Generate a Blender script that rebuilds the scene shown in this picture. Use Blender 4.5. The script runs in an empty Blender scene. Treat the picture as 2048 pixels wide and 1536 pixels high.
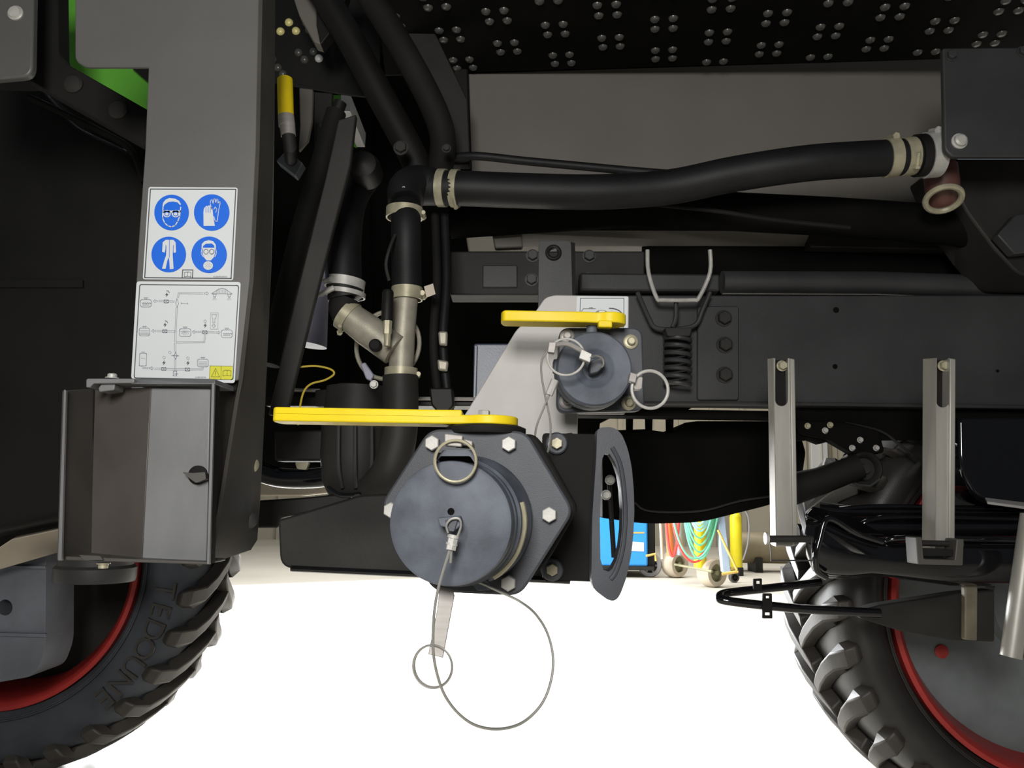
import bpy, math, random
from mathutils import Vector, Matrix
from mathutils.geometry import tessellate_polygon
random.seed(3)
sc = bpy.context.scene
C = sc.collection
V = Vector
# ------------------------------------------------------------ camera
FPX = 1600.0
CAMZ = 0.60
R_cam = Matrix.Rotation(math.radians(98.0), 3, 'X') @ Matrix.Rotation(math.radians(1.0), 3, 'Z')
cam_d = bpy.data.cameras.new('camera')
cam_d.sensor_width = 36.0
cam_d.lens = 36.0 * FPX / 2048.0
cam_d.clip_start = 0.02
cam_d.clip_end = 100
cam = bpy.data.objects.new('camera', cam_d)
C.objects.link(cam)
cam.matrix_world = Matrix.Translation((0, 0, CAMZ)) @ R_cam.to_4x4()
sc.camera = cam
# ------------------------------------------------------------ world + lights + exposure
wd = bpy.data.worlds.new('hall_air')
sc.world = wd
wd.use_nodes = True
wd.node_tree.nodes['Background'].inputs[0].default_value = (0.82, 0.9, 1.0, 1)
wd.node_tree.nodes['Background'].inputs[1].default_value = 0.06
def area(name, loc, target, sx, sy, power, col):
    d = bpy.data.lights.new(name, 'AREA'); d.shape = 'RECTANGLE'; d.size = sx; d.size_y = sy
    d.energy = power; d.color = col
    o = bpy.data.objects.new(name, d); C.objects.link(o)
    o.location = loc
    o.rotation_euler = (V(target) - V(loc)).to_track_quat('-Z', 'Y').to_euler()
    return o
area('front_flash_light', (-0.13, -0.5, 0.98), (0.0, 1.0, 0.75), 0.35, 0.35, 20, (1.0, 0.98, 0.95))  # stands in for the camera flash, set just behind the camera
area('hall_door_daylight', (-1.7, 5.2, 1.05), (0.6, 1.2, 0.4), 2.2, 1.25, 520, (0.94, 0.97, 1.0))
area('floor_fill_light', (-0.6, 3.9, 3.6), (-0.2, 2.9, 0.0), 2.6, 2.0, 330, (0.97, 0.98, 1.0))  # added overhead area light that whitens the near floor
area('far_fill_light', (1.6, 6.9, 4.3), (1.6, 6.8, 0.0), 3.0, 2.5, 170, (1.0, 0.97, 0.9))  # added light, placed to reflect in the mudguard
sc.view_settings.view_transform = 'Standard'
sc.view_settings.look = 'None'
sc.view_settings.gamma = 1
sc.view_settings.use_curve_mapping = False
sc.view_settings.exposure = 0.0

# ------------------------------------------------------------ coordinates: a pixel of the photo at depth Y
def ray(px, py):
    return R_cam @ V(((px - 1024) / FPX, (768 - py) / FPX, -1))
def W(px, py, Y):
    d = ray(px, py)
    return V((0, 0, CAMZ)) + d * (Y / d.y)
def onz(px, py, z):
    d = ray(px, py)
    return V((0, 0, CAMZ)) + d * ((z - CAMZ) / d.z)
def s(px, Y):          # pixels to metres at depth Y
    return px * Y / FPX

# ------------------------------------------------------------ materials
MATS = {}
def mat(name, col, rough=0.5, metal=0.0, var=0.0, scale=30, bump=0.0, bscale=400, coat=0.0, spec=0.5, col2=None, stretch=None, emis=0):
    m = bpy.data.materials.new(name); m.use_nodes = True
    nt = m.node_tree; b = nt.nodes['Principled BSDF']
    b.inputs['Base Color'].default_value = (*col, 1)
    b.inputs['Roughness'].default_value = rough
    b.inputs['Metallic'].default_value = metal
    b.inputs['Coat Weight'].default_value = coat
    b.inputs['Specular IOR Level'].default_value = spec
    tc = nt.nodes.new('ShaderNodeTexCoord'); mp = nt.nodes.new('ShaderNodeMapping')
    nt.links.new(tc.outputs['Object'], mp.inputs[0])
    if stretch: mp.inputs['Scale'].default_value = stretch
    if var > 0 or col2:
        n = nt.nodes.new('ShaderNodeTexNoise'); n.inputs['Scale'].default_value = scale
        n.inputs['Detail'].default_value = 6
        nt.links.new(mp.outputs[0], n.inputs['Vector'])
        r = nt.nodes.new('ShaderNodeValToRGB')
        c2 = col2 or tuple(min(1, c * (1 + var)) for c in col)
        c1 = col if col2 else tuple(c * (1 - var) for c in col)
        r.color_ramp.elements[0].position = 0.33; r.color_ramp.elements[0].color = (*c1, 1)
        r.color_ramp.elements[1].position = 0.68; r.color_ramp.elements[1].color = (*c2, 1)
        nt.links.new(n.outputs[0], r.inputs[0]); nt.links.new(r.outputs[0], b.inputs['Base Color'])
    if bump > 0:
        n2 = nt.nodes.new('ShaderNodeTexNoise'); n2.inputs['Scale'].default_value = bscale
        n2.inputs['Detail'].default_value = 3
        nt.links.new(mp.outputs[0], n2.inputs['Vector'])
        bp = nt.nodes.new('ShaderNodeBump'); bp.inputs['Strength'].default_value = bump; bp.inputs['Distance'].default_value = 0.001
        nt.links.new(n2.outputs[0], bp.inputs['Height']); nt.links.new(bp.outputs[0], b.inputs['Normal'])
    if emis:
        b.inputs['Emission Color'].default_value = (*col, 1); b.inputs['Emission Strength'].default_value = emis
    MATS[name] = m
    return m
PAINT = mat('grey_powder_paint', (0.105, 0.102, 0.097), 0.45, 0.15, 0.10, 5, 0.12, 1600)
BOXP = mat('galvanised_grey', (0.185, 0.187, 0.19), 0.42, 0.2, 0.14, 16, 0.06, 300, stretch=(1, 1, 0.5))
BOXD = mat('grey_paint_dark', (0.07, 0.065, 0.058), 0.5, 0.1, 0.2, 12, 0.1, 300)  # darker grey; shade of the angled lip and flanges is in the colour
BLK = mat('black_paint', (0.0065, 0.006, 0.0055), 0.55, 0, 0.3, 8, 0.15, 900, spec=0.3)
BLKG = mat('black_gloss_plastic', (0.006, 0.006, 0.007), 0.07, 0, 0, 1, 0, 1, spec=0.7)
BLKS = mat('black_satin', (0.0095, 0.009, 0.0085), 0.75, 0, 0.25, 10, 0.1, 900, spec=0.2)
CHAS = mat('chassis_paint', (0.035, 0.035, 0.036), 0.5, 0.0, 0.25, 7, 0.15, 500, spec=0.4)
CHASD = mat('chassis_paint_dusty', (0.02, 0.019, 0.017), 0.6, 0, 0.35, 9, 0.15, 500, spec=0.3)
FLG = mat('black_glass_filled_plastic', (0.056, 0.060, 0.070), 0.5, 0, 0.25, 14, 0.22, 1300, spec=0.4)
CAPM = mat('dust_cap_plastic', (0.086, 0.097, 0.118), 0.6, 0, 0.32, 34, 0.2, 1300, spec=0.4)
RUB = mat('tyre_rubber', (0.056, 0.061, 0.07), 0.8, 0, 0.22, 12, 0.3, 600, spec=0.3)
LUG = mat('tyre_lug_rubber', (0.042, 0.037, 0.032), 0.5, 0, 0.25, 14, 0.2, 600, spec=0.5)
HOSE = mat('rubber_hose', (0.008, 0.008, 0.0085), 0.55, 0, 0.25, 20, 0.2, 700, spec=0.3)
ZINC = mat('zinc_plate', (0.46, 0.45, 0.42), 0.5, 0.2, 0.12, 60, 0.1, 600, spec=0.3)
ZINCY = mat('yellow_zinc_plate', (0.40, 0.37, 0.26), 0.45, 0.3, 0.15, 60, 0.1, 600, spec=0.3)
STEEL = mat('brushed_stainless', (0.31, 0.29, 0.27), 0.5, 0.25, 0.08, 40, 0.05, 600, stretch=(1, 1, 6), spec=0.3)
WIRE = mat('steel_wire', (0.55, 0.54, 0.5), 0.38, 0.8)
CASTS = mat('cast_stainless', (0.36, 0.335, 0.27), 0.5, 0.35, 0.15, 40, 0.2, 500, spec=0.3)
ALU = mat('aluminium_plate', (0.43, 0.415, 0.395), 0.55, 0.1, 0.05, 18, 0.1, 900, spec=0.3)
CHAN = mat('galvanised_channel', (0.40, 0.385, 0.345), 0.45, 0.4, 0.15, 30, 0.1, 300, stretch=(1, 1, 0.2))
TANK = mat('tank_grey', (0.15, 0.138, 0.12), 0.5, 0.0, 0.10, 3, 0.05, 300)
YEL = mat('yellow_plastic', (0.80, 0.60, 0.012), 0.45, 0, 0.05, 30, 0.1, 900, spec=0.3)
YELP = mat('yellow_paint', (0.85, 0.72, 0.02), 0.4, 0, 0.06, 10)
WHT = mat('white_label_film', (0.60, 0.625, 0.63), 0.5, spec=0.3)
BLUE = mat('label_blue', (0.008, 0.125, 0.66), 0.5, spec=0.3)
INK = mat('label_ink', (0.055, 0.06, 0.07), 0.5)
INKG = mat('label_ink_grey', (0.26, 0.28, 0.31), 0.5)
LYEL = mat('label_yellow', (0.60, 0.58, 0.02), 0.5)
OLV = mat('label_olive', (0.26, 0.24, 0.01), 0.45)
GRN = mat('green_paint', (0.10, 0.36, 0.035), 0.42, 0, 0.08, 8)
RED = mat('red_rim_paint', (0.42, 0.035, 0.03), 0.3, 0.1, 0.15, 10)
HUB = mat('hub_grey', (0.17, 0.185, 0.21), 0.45, 0.3, 0.2, 10, 0.3, 200)
HUBD = mat('hub_dark', (0.02, 0.019, 0.017), 0.6, 0, 0.3, 12, 0.2, 400, spec=0.3)
DISCM = mat('wheel_disc_grey', (0.17, 0.185, 0.19), 0.45, 0.2, 0.25, 10, 0.3, 200)
TAN = mat('cream_plastic', (0.52, 0.45, 0.36), 0.6, 0, 0.1, 10)
SLATE = mat('slate_plastic', (0.075, 0.09, 0.12), 0.4, 0, 0.15, 20, 0.2, 400)
LILAC = mat('pale_cylinder', (0.20, 0.20, 0.26), 0.45, 0.0, 0.15, 20)
BELLY = mat('matt_black', (0.0045, 0.0043, 0.004), 0.85, 0, 0.3, 8, 0.1, 200, spec=0.08)
DIMP = mat('dimple_catchlight', (0.07, 0.07, 0.063), 0.3, 0.1, 0.2, 80)  # paler than the plate, catchlights on the domes put into the colour
DIMY = mat('dimple_bright', (0.8, 0.72, 0.3), 0.4, 0.1)
DIMW = mat('dimple_white', (0.75, 0.75, 0.75), 0.4, 0.1)
FLOOR = mat('dusty_concrete', (0.60, 0.56, 0.48), 0.55, 0, 0.08, 1.3, 0.3, 60)
WALL = mat('pale_wall', (0.62, 0.62, 0.56), 0.7, 0, 0.08, 2)
WALLD = mat('beige_cladding', (0.46, 0.42, 0.33), 0.7, 0, 0.08, 2)
WELD = mat('welder_blue', (0.03, 0.30, 0.82), 0.35)
HOSG = mat('green_gas_hose', (0.18, 0.62, 0.40), 0.45)
HOSC = mat('cyan_gas_hose', (0.35, 0.75, 0.78), 0.45)
HOSR = mat('red_gas_hose', (0.85, 0.08, 0.07), 0.45)
CARTB = mat('cart_grey_blue', (0.34, 0.42, 0.52), 0.45)
CARTO = mat('cart_orange', (0.72, 0.22, 0.07), 0.45)
CARTY = mat('cart_ochre', (0.62, 0.42, 0.1), 0.5)
TYG = mat('dusty_small_tyre', (0.50, 0.43, 0.33), 0.7)
TYD = mat('small_wheel_hub', (0.22, 0.21, 0.12), 0.6)
TYGR = mat('small_wheel_grey', (0.28, 0.28, 0.30), 0.6)
PIPEM = mat('rusty_tank', (0.2, 0.165, 0.1), 0.55, 0.1, 0.2, 6)
RUBD = mat('tyre_rubber_dark', (0.024, 0.0225, 0.021), 0.4, 0, 0.25, 12, 0.2, 600, spec=0.5)  # darker, browner rubber for the right wheel
DOORB = mat('galvanised_brown_reflection', (0.10, 0.088, 0.078), 0.42, 0.2, 0.15, 12)  # galvanised sheet with a brownish reflection put into its colour
OLDB = mat('aged_bracket_paint', (0.16, 0.14, 0.10), 0.55, 0.1, 0.25, 30)
REDB = mat('rust_brown_rubber', (0.11, 0.045, 0.035), 0.5)

# ------------------------------------------------------------ object helpers
LOC = {}
def thing(name, label, cat, loc, group=None):
    o = bpy.data.objects.new(name, None); C.objects.link(o)
    o.empty_display_size = 0.02
    o.location = loc; LOC[o.name] = V(loc)
    o['label'] = label; o['category'] = cat
    if group: o['group'] = group
    return o
def tag(o, label, cat, group=None):
    o['label'] = label; o['category'] = cat
    if group: o['group'] = group
    return o
class MB:
    def __init__(self): self.v = []; self.f = []
    def add(self, vs, fs):
        n = len(self.v); self.v += [V(p) for p in vs]; self.f += [tuple(i + n for i in f) for f in fs]
        return self
    def prism(self, pts, vec, holes=()):
        """solid: planar outline pts (3D) pushed by vec; holes = outlines"""
        vec = V(vec); loops = [list(map(V, pts))] + [list(map(V, h)) for h in holes]
        a = [p for l in loops for p in l]; n = len(a)
        if len(loops) == 1:
            nn = V((0, 0, 0))
            for i in range(n): nn += (a[i] - a[0]).cross(a[(i + 1) % n] - a[0])
            rev = nn.dot(vec) > 0
            caps = [tuple(range(n))]
        else:
            caps = [tuple(t) for t in tessellate_polygon(loops)]
        vs = a + [p + vec for p in a]
        fs = list(caps) + [tuple(i + n for i in reversed(c)) for c in caps]
        k = 0
        for l in loops:
            m = len(l)
            for i in range(m):
                j = (i + 1) % m
                fs.append((k + i, k + j, k + j + n, k + i + n))
            k += m
        return self.add(vs, fs)
    def px(self, pts, Y, t, holes=()):
        return self.prism([W(x, y, Y) for x, y in pts], (0, t, 0), [[W(x, y, Y) for x, y in h] for h in holes])
    def box(self, a, b):
        a = V(a); b = V(b)
        return self.prism([(a.x, a.y, a.z), (b.x, a.y, a.z), (b.x, a.y, b.z), (a.x, a.y, b.z)], (0, b.y - a.y, 0))
    def flat(self, pts):
        n = len(pts); return self.add(pts, [tuple(range(n))])
    def tube(self, path, r, n=12, closed=False):
        path = [V(p) for p in path]; m = len(path)
        rs = r if isinstance(r, (list, tuple)) else [r] * m
        def tan(i):
            if closed: return (path[(i + 1) % m] - path[i - 1]).normalized()
            a = path[max(i - 1, 0)]; b = path[min(i + 1, m - 1)]
            return (b - a).normalized()
        t = tan(0); u = t.orthogonal().normalized()
        vs = []; fs = []
        for i in range(m):
            t2 = tan(i); q = t.rotation_difference(t2); u = (q @ u); u = (u - t2 * u.dot(t2)).normalized(); t = t2
            w = t.cross(u)
            for k in range(n):
                a = 2 * math.pi * k / n
                vs.append(path[i] + (u * math.cos(a) + w * math.sin(a)) * rs[i])
        for i in range(m if closed else m - 1):
            for k in range(n):
                A = i * n + k; B = i * n + (k + 1) % n; ii = (i + 1) % m
                fs.append((A, B, ii * n + (k + 1) % n, ii * n + k))
        if not closed:
            fs.append(tuple(reversed(range(n)))); fs.append(tuple(range((m - 1) * n, m * n)))
        return self.add(vs, fs)
    def lathe(self, c, axis, prof, n=32, a0=0.0, close=False, caps=True):
        c = V(c); ax = V(axis).normalized(); u = ax.cross(V((0, 0, 1)))
        if u.length < 0.01: u = V((1, 0, 0))
        u.normalize(); w = ax.cross(u)
        vs = []; fs = []
        for (r, h) in prof:
            for k in range(n):
                a = a0 + 2 * math.pi * k / n
                vs.append(c + ax * h + (u * math.cos(a) + w * math.sin(a)) * max(r, 1e-5))
        m = len(prof)
        for i in range(m if close else m - 1):
            for k in range(n):
                j = (i + 1) % m
                fs.append((i * n + k, i * n + (k + 1) % n, j * n + (k + 1) % n, j * n + k))
        if not close and caps:
            fs.append(tuple(range(n))); fs.append(tuple(range((m - 1) * n, m * n)))
        return self.add(vs, fs)
    def torus(self, c, axis, R, r, n=40, k=8, sx=1.0):
        c = V(c); ax = V(axis).normalized(); u = ax.cross(V((0, 0, 1)))
        if u.length < 0.01: u = V((1, 0, 0))
        u.normalize(); w = ax.cross(u)
        return self.tube([c + (u * math.cos(2 * math.pi * i / n) * sx + w * math.sin(2 * math.pi * i / n)) * R for i in range(n)], r, k, True)
    def hexbolt(self, c, axis, R, h, washer=True, dome=False):
        ax = V(axis).normalized(); c = V(c)
        if washer: self.lathe(c, ax, [(R * 1.25, 0), (R * 1.25, h * 0.18), (R * 0.6, h * 0.18)], 20)
        if dome:
            self.lathe(c, ax, [(R, 0), (R, h * 0.25), (R * 0.8, h * 0.7), (R * 0.4, h * 0.95), (0.0002, h)], 18)
        else:
            self.lathe(c, ax, [(R, h * 0.15), (R, h * 0.88), (R * 0.88, h), (R * 0.3, h)], 6, a0=math.pi / 6)
        return self
    def put(self, name, m, parent=None, bevel=0.0, seg=2, smooth=True, label=None, angle=35, origin=None):
        c = V(origin) if origin is not None else sum(self.v, V((0, 0, 0))) / len(self.v)
        me = bpy.data.meshes.new(name)
        me.from_pydata([tuple(p - c) for p in self.v], [], self.f)
        import bmesh
        bm = bmesh.new(); bm.from_mesh(me); bmesh.ops.recalc_face_normals(bm, faces=bm.faces); bm.to_mesh(me); bm.free()
        me.materials.append(m)
        if smooth:
            me.polygons.foreach_set('use_smooth', [True] * len(me.polygons))
            me.set_sharp_from_angle(angle=math.radians(angle))
        o = bpy.data.objects.new(name, me); C.objects.link(o)
        pl = LOC[parent.name] if parent else V((0, 0, 0))
        o.parent = parent; o.location = c - pl; LOC[o.name] = c
        if bevel > 0:
            b = o.modifiers.new('bevel', 'BEVEL'); b.width = bevel; b.segments = seg; b.limit_method = 'ANGLE'
            b.angle_limit = math.radians(40)
        if label: o['label'] = label
        return o
def rounded(pts, r, n=5):
    """2D outline with rounded corners; r number or list"""
    out = []; m = len(pts)
    for i in range(m):
        p = V(pts[i]).to_2d(); a = V(pts[i - 1]).to_2d(); b = V(pts[(i + 1) % m]).to_2d()
        rr = r[i] if isinstance(r, (list, tuple)) else r
        if rr <= 0: out.append((p.x, p.y)); continue
        da = (a - p); db = (b - p)
        d = min(rr, da.length * 0.48, db.length * 0.48)
        s0 = p + da.normalized() * d; s1 = p + db.normalized() * d
        for k in range(n + 1):
            t = k / n
            q = s0 * (1 - t) ** 2 + p * 2 * t * (1 - t) + s1 * t * t
            out.append((q.x, q.y))
    return out
def cat(pts, sub=6, closed=False):
    P = [V(p) for p in pts]; m = len(P); out = []
    rng = range(m if closed else m - 1)
    for i in rng:
        if closed: p0, p1, p2, p3 = P[i - 1], P[i], P[(i + 1) % m], P[(i + 2) % m]
        else: p0, p1, p2, p3 = P[max(i - 1, 0)], P[i], P[i + 1], P[min(i + 2, m - 1)]
        for k in range(sub):
            t = k / sub
            out.append(0.5 * ((2 * p1) + (p2 - p0) * t + (2 * p0 - 5 * p1 + 4 * p2 - p3) * t * t + (3 * p1 - p0 - 3 * p2 + p3) * t ** 3))
    if not closed: out.append(P[-1])
    return out
def pxpath(pts, sub=6, closed=False):     # (px,py,Y) list to smooth world path
    return cat([W(*p) for p in pts], sub, closed)
def text(name, body, m, parent, origin, xd, yd, size, ext=0.0002, label=None, align='CENTER'):
    cu = bpy.data.curves.new(name, 'FONT'); cu.body = body; cu.size = size; cu.extrude = ext
    cu.align_x = align; cu.align_y = 'CENTER'; cu.resolution_u = 3
    t = bpy.data.objects.new(name + '_tmp', cu); C.objects.link(t)
    dg = bpy.context.evaluated_depsgraph_get()
    me = bpy.data.meshes.new_from_object(t.evaluated_get(dg)); bpy.data.objects.remove(t)
    me.name = name
    xd = V(xd).normalized(); yd = V(yd); yd = (yd - xd * yd.dot(xd)).normalized(); zd = xd.cross(yd)
    M3 = Matrix((xd, yd, zd)).transposed()
    me.transform(M3.to_4x4()); me.materials.clear(); me.materials.append(m)
    o = bpy.data.objects.new(name, me); C.objects.link(o)
    o.parent = parent; o.location = V(origin) - LOC[parent.name]; LOC[o.name] = V(origin)
    if label: o['label'] = label
    return o
Yax = V((0, 1, 0)); Zax = V((0, 0, 1)); Xax = V((1, 0, 0)); TOC = V((0, -1, 0))

# ============================================================ SETTING
b = MB(); b.box((-9, -4, -0.12), (9, 14, 0.0))
o = b.put('floor', FLOOR, smooth=False); o['kind'] = 'structure'
b = MB(); b.box((-9, 10.5, 0), (9, 10.7, 5.2))
o = b.put('wall_back', WALLD, smooth=False); o['kind'] = 'structure'
wb = o
# vertical cladding sheets on the back wall
b = MB()
for i in range(46):
    x = -9 + i * 0.4
    b.box((x, 10.46, 0.0), (x + 0.06, 10.5, 5.2))
o = b.put('cladding_rib', WALLD, wb, smooth=False); o['kind'] = 'stuff'
b = MB(); b.box((-9.2, -4, 0), (-9, 14, 5.2))
o = b.put('wall_left', WALL, smooth=False); o['kind'] = 'structure'

# ============================================================ MACHINE, FAR PARTS
# dark sheet added behind the gaps, stands in for the shaded interior
t = thing('dark_interior_backer', 'matt black backing sheet standing in for the dark machine interior behind the hoses', 'backing sheet', W(1000, 700, 2.1))
b = MB(); b.px([(-300, -500), (1420, -500), (1420, 812), (1390, 812), (1365, 826), (1300, 822), (1240, 826), (1200, 846), (1190, 955), (500, 958), (-300, 958)], 2.15, 0.05)
b.put('panel', BELLY, t)
b = MB()
for x in (700, 1100):
    b = MB(); b.px([(x, -400), (x + 40, -400), (x + 40, 812), (x, 812)], 2.11, 0.04); b.put('stiffener', BELLY, t)

# grey tank underside panel at the top
t = thing('tank_side_panel', 'wide brownish grey tank panel under the perforated walkway', 'panel', W(1400, 320, 1.62))
b = MB(); b.px(rounded([(916, 90), (1900, 60), (1930, 470), (1500, 470), (1450, 480), (930, 470)], 10), 1.5, 0.3)
b.put('panel', TANK, t, bevel=0.01)
b = MB(); b.px([(900, 60), (934, 60), (944, 360), (920, 360)], 1.48, 0.2)
b.put('end_flange', BLK, t, bevel=0.004)

# perforated walkway plate seen from below
zc = W(1328, 112, 1.42).z
t = thing('perforated_walkway', 'black walkway plate with clusters of round dimples above the grey tank panel', 'walkway', onz(1400, 60, zc))
E = [onz(770, 150, zc), onz(930, 148, zc), onz(1880, 118, zc), onz(2300, 104, zc), onz(2300, -330, zc), onz(720, -330, zc)]
b = MB(); b.prism(E, (0, 0, 0.004)); b.put('plate', BELLY, t, bevel=0.001)
lip = [E[0], E[3], E[3] + V((0, 0, 0.05)), E[0] + V((0, 0, 0.05))]
b = MB(); b.prism(lip, (0, 0.004, 0)); b.put('edge_flange', BLKS, t)
A0 = onz(1328, 108, zc); e2 = onz(1328, 47, zc) - A0; e1 = (onz(1538, 98, zc) - A0) / 2
dm = MB(); rr = 0.0082
dm.lathe((0, 0, 0), (0, 0, -1), [(rr * 1.08, 0), (rr * 0.98, 0.002), (rr * 0.8, 0.0040), (rr * 0.5, 0.0050), (rr * 0.15, 0.0053)], 14)
dproto = None
nd = 0
for i in range(-5, 8):
    for j in range(-1, 3):
        base = A0 + e1 * i + e2 * (j + (0.5 if i % 2 else 0.0))
        if i % 2 and j == -1: base = A0 + e1 * i + e2 * (j + 0.5)
        for a in (-0.165, 0.165):
            for c in (-0.15, 0.15):
                p = base + e1 * a + e2 * c
                if p.y > E[0].y - 0.005 + (p.x - E[0].x) * (E[3].y - E[0].y) / (E[3].x - E[0].x) - 0.006: continue
                if dproto is None:
                    dproto = dm.put('dimple', DIMP, t, origin=(0, 0, 0)); dproto.location = p - LOC[t.name]
                else:
                    d = dproto.copy(); C.objects.link(d); d.parent = t; d.location = p - LOC[t.name]
                nd += 1
# small perforated plate upper left, beside post
t = thing('small_perforated_plate', 'small black dimpled plate between grey post and diagonal struts', 'plate', W(620, 110, 1.5))
b = MB(); b.px([(530, -60), (760, -60), (760, 196), (700, 190), (540, 163)], 1.5, 0.006); b.put('plate', BLK, t, bevel=0.001)
for k, (x, y, m) in enumerate([(578, 45, DIMY), (561, 63, DIMY), (592, 62, DIMY), (597, 105, DIMP), (627, 103, DIMP), (609, 119, DIMP), (638, 117, DIMW), (556, 135, DIMP), (566, 148, DIMP), (545, 118, DIMP), (618, 60, DIMP), (612, 46, DIMP)]):
    b = MB(); b.lathe(W(x, y, 1.5), TOC, [(0.0085, 0), (0.0075, 0.003), (0.005, 0.0055), (0.001, 0.0065)], 14)
    b.put('dimple', m, t)

# pale triangular bracket at very top
t = thing('triangular_gusset', 'pale grey triangular steel gusset at the top beside the dimpled plate', 'gusset', W(615, 40, 1.35))
b = MB(); b.px([(575, -40), (633, -40), (633, 50), (641, 88), (628, 84), (598, 30)], 1.35, 0.03); b.put('gusset_plate', TANK, t, bevel=0.002)
b = MB(); b.px([(633, -40), (700, -40), (680, 40), (641, 90), (633, 50)], 1.33, 0.03); b.put('gusset_rib', BLK, t, bevel=0.002)

# green bodywork upper left
t = thing('green_bodywork', 'bright green painted body panel behind the grey post', 'body panel', W(220, 130, 1.25))
b = MB(); b.px([(95, -80), (330, -80), (330, 260), (290, 222), (95, 110)], 1.25, 0.03); b.put('body_panel', GRN, t, bevel=0.003)
b = MB(); b.px([(262, 134), (330, 100), (330, 185), (292, 160)], 1.235, 0.01); b.put('inner_edge', BLK, t)

# ============================================================ LEFT: fender, side frame
t = thing('black_wheel_guard', 'large matt black wheel guard panel left of the grey post', 'mudguard', W(120, 600, 1.3))
b = MB(); b.px(rounded([(-250, 60), (60, 150), (150, 250), (260, 300), (330, 420), (330, 800), (330, 1000), (120, 1035), (-250, 1110)], [0, 20, 20, 20, 60, 0, 20, 10, 0]), 1.34, 0.16); b.put('guard_panel', BLK, t, bevel=0.012)
b = MB(); b.tube(pxpath([(60, 195, 1.32), (200, 262, 1.32), (262, 300, 1.32), (285, 360, 1.32)], 5), 0.006, 8); b.put('edge_bead', BLKS, t)
b = MB(); b.px([(-250, 560), (165, 560), (165, 575), (-250, 575)], 1.335, 0.006); b.put('seam', BLKS, t)
# diagonal black frame rail with bolt heads
t = thing('diagonal_frame_rail', 'black diagonal frame rail with two bolt heads at upper left', 'frame rail', W(170, 190, 1.05))
b = MB(); b.px(rounded([(-80, -60), (115, -60), (117, 110), (135, 128), (300, 222), (330, 300), (285, 290), (60, 162), (-80, 160)], [0, 0, 14, 14, 0, 0, 8, 8, 0]), 1.05, 0.03); b.put('rail', BLKS, t, bevel=0.002)
for (x, y) in ((148, 169), (237, 221)):
    b = MB(); b.lathe(W(x, y, 1.05), TOC, [(0.0135, 0), (0.0135, 0.003), (0.0105, 0.006), (0.004, 0.007)], 18); b.put('bolt_head', CHASD, t)
# grey cover plate with bolt
t = thing('corner_cover_plate', 'grey steel cover plate with one round bolt in the top left corner', 'cover plate', W(20, 60, 0.98))
b = MB(); b.px(rounded([(-80, -60), (68, -60), (64, 152), (-80, 165)], [0, 0, 22, 0]), 0.98, 0.012); b.put('plate', PAINT, t, bevel=0.0025)
b = MB(); b.lathe(W(32, 27, 0.98), TOC, [(0.0102, 0), (0.0102, 0.002), (0.0088, 0.0028), (0.0075, 0.005), (0.004, 0.0055)], 20); b.put('bolt', ZINC, t)
# cream deflector below the guard
t = thing('cream_deflector', 'cream coloured angled plate above the left wheel hub', 'plate', W(60, 1090, 1.45))
b = MB(); b.prism([W(-40, 1150, 1.5), W(140, 1098, 1.5), W(140, 1054, 1.42), W(24, 1078, 1.42), W(-40, 1120, 1.42)], (0, 0.012, 0.004)); b.put('plate', TAN, t, bevel=0.002)

# ============================================================ WHEELS
def lug_mesh(R, wdt, flip):
    """one tread lug at angle 0 (pointing +X) in wheel coordinates, axis Y, front face y=0"""
    b = MB()
    path = [(0.010, 0.865, -0.035, 0.016), (0.006, 0.90, -0.03, 0.021), (0.010, 0.945, -0.018, 0.022), (0.030, 0.985, 0.0, 0.021), (0.07, 1.0, 0.05, 0.018), (0.12, 1.005, 0.12, 0.016), (wdt * 0.56, 1.005, 0.18, 0.014)]
    vs = []; n = len(path)
    for (y, rr_, th, hw) in path:
        y2 = y if not flip else wdt - y
        h = 0.024 if rr_ > 0.95 else (0.014 if rr_ > 0.88 else 0.006)
        for (dt, dr, dy) in ((-hw * 1.2, -0.012, 0.012), (-hw * 0.75, 1, 0), (hw * 0.75, 1, 0), (hw * 1.2, -0.012, 0.012)):
            up = dr == 1
            ry = y2
            if up and rr_ < 0.95: ry = y2 + (-h * 0.9 if not flip else h * 0.9)
            r2 = R * rr_ + ((0.0 if rr_ < 0.95 else 0.002) if up else -h)
            if not up and rr_ < 0.95: r2 = R * rr_; ry = y2 + (0.014 if not flip else -0.014)
            a = th * 1.0 + dt / R
            vs.append((r2 * math.cos(a), ry, r2 * math.sin(a)))
    fs = []
    for i in range(n - 1):
        for k in range(3): fs.append((i * 4 + k, i * 4 + k + 1, i * 4 + 5 + k, i * 4 + 4 + k))
        fs.append((i * 4 + 3, i * 4, i * 4 + 4, i * 4 + 7))
    fs.append((0, 1, 2, 3)); fs.append((n * 4 - 1, n * 4 - 2, n * 4 - 3, n * 4 - 4))
    b.add(vs, fs); return b
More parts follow.
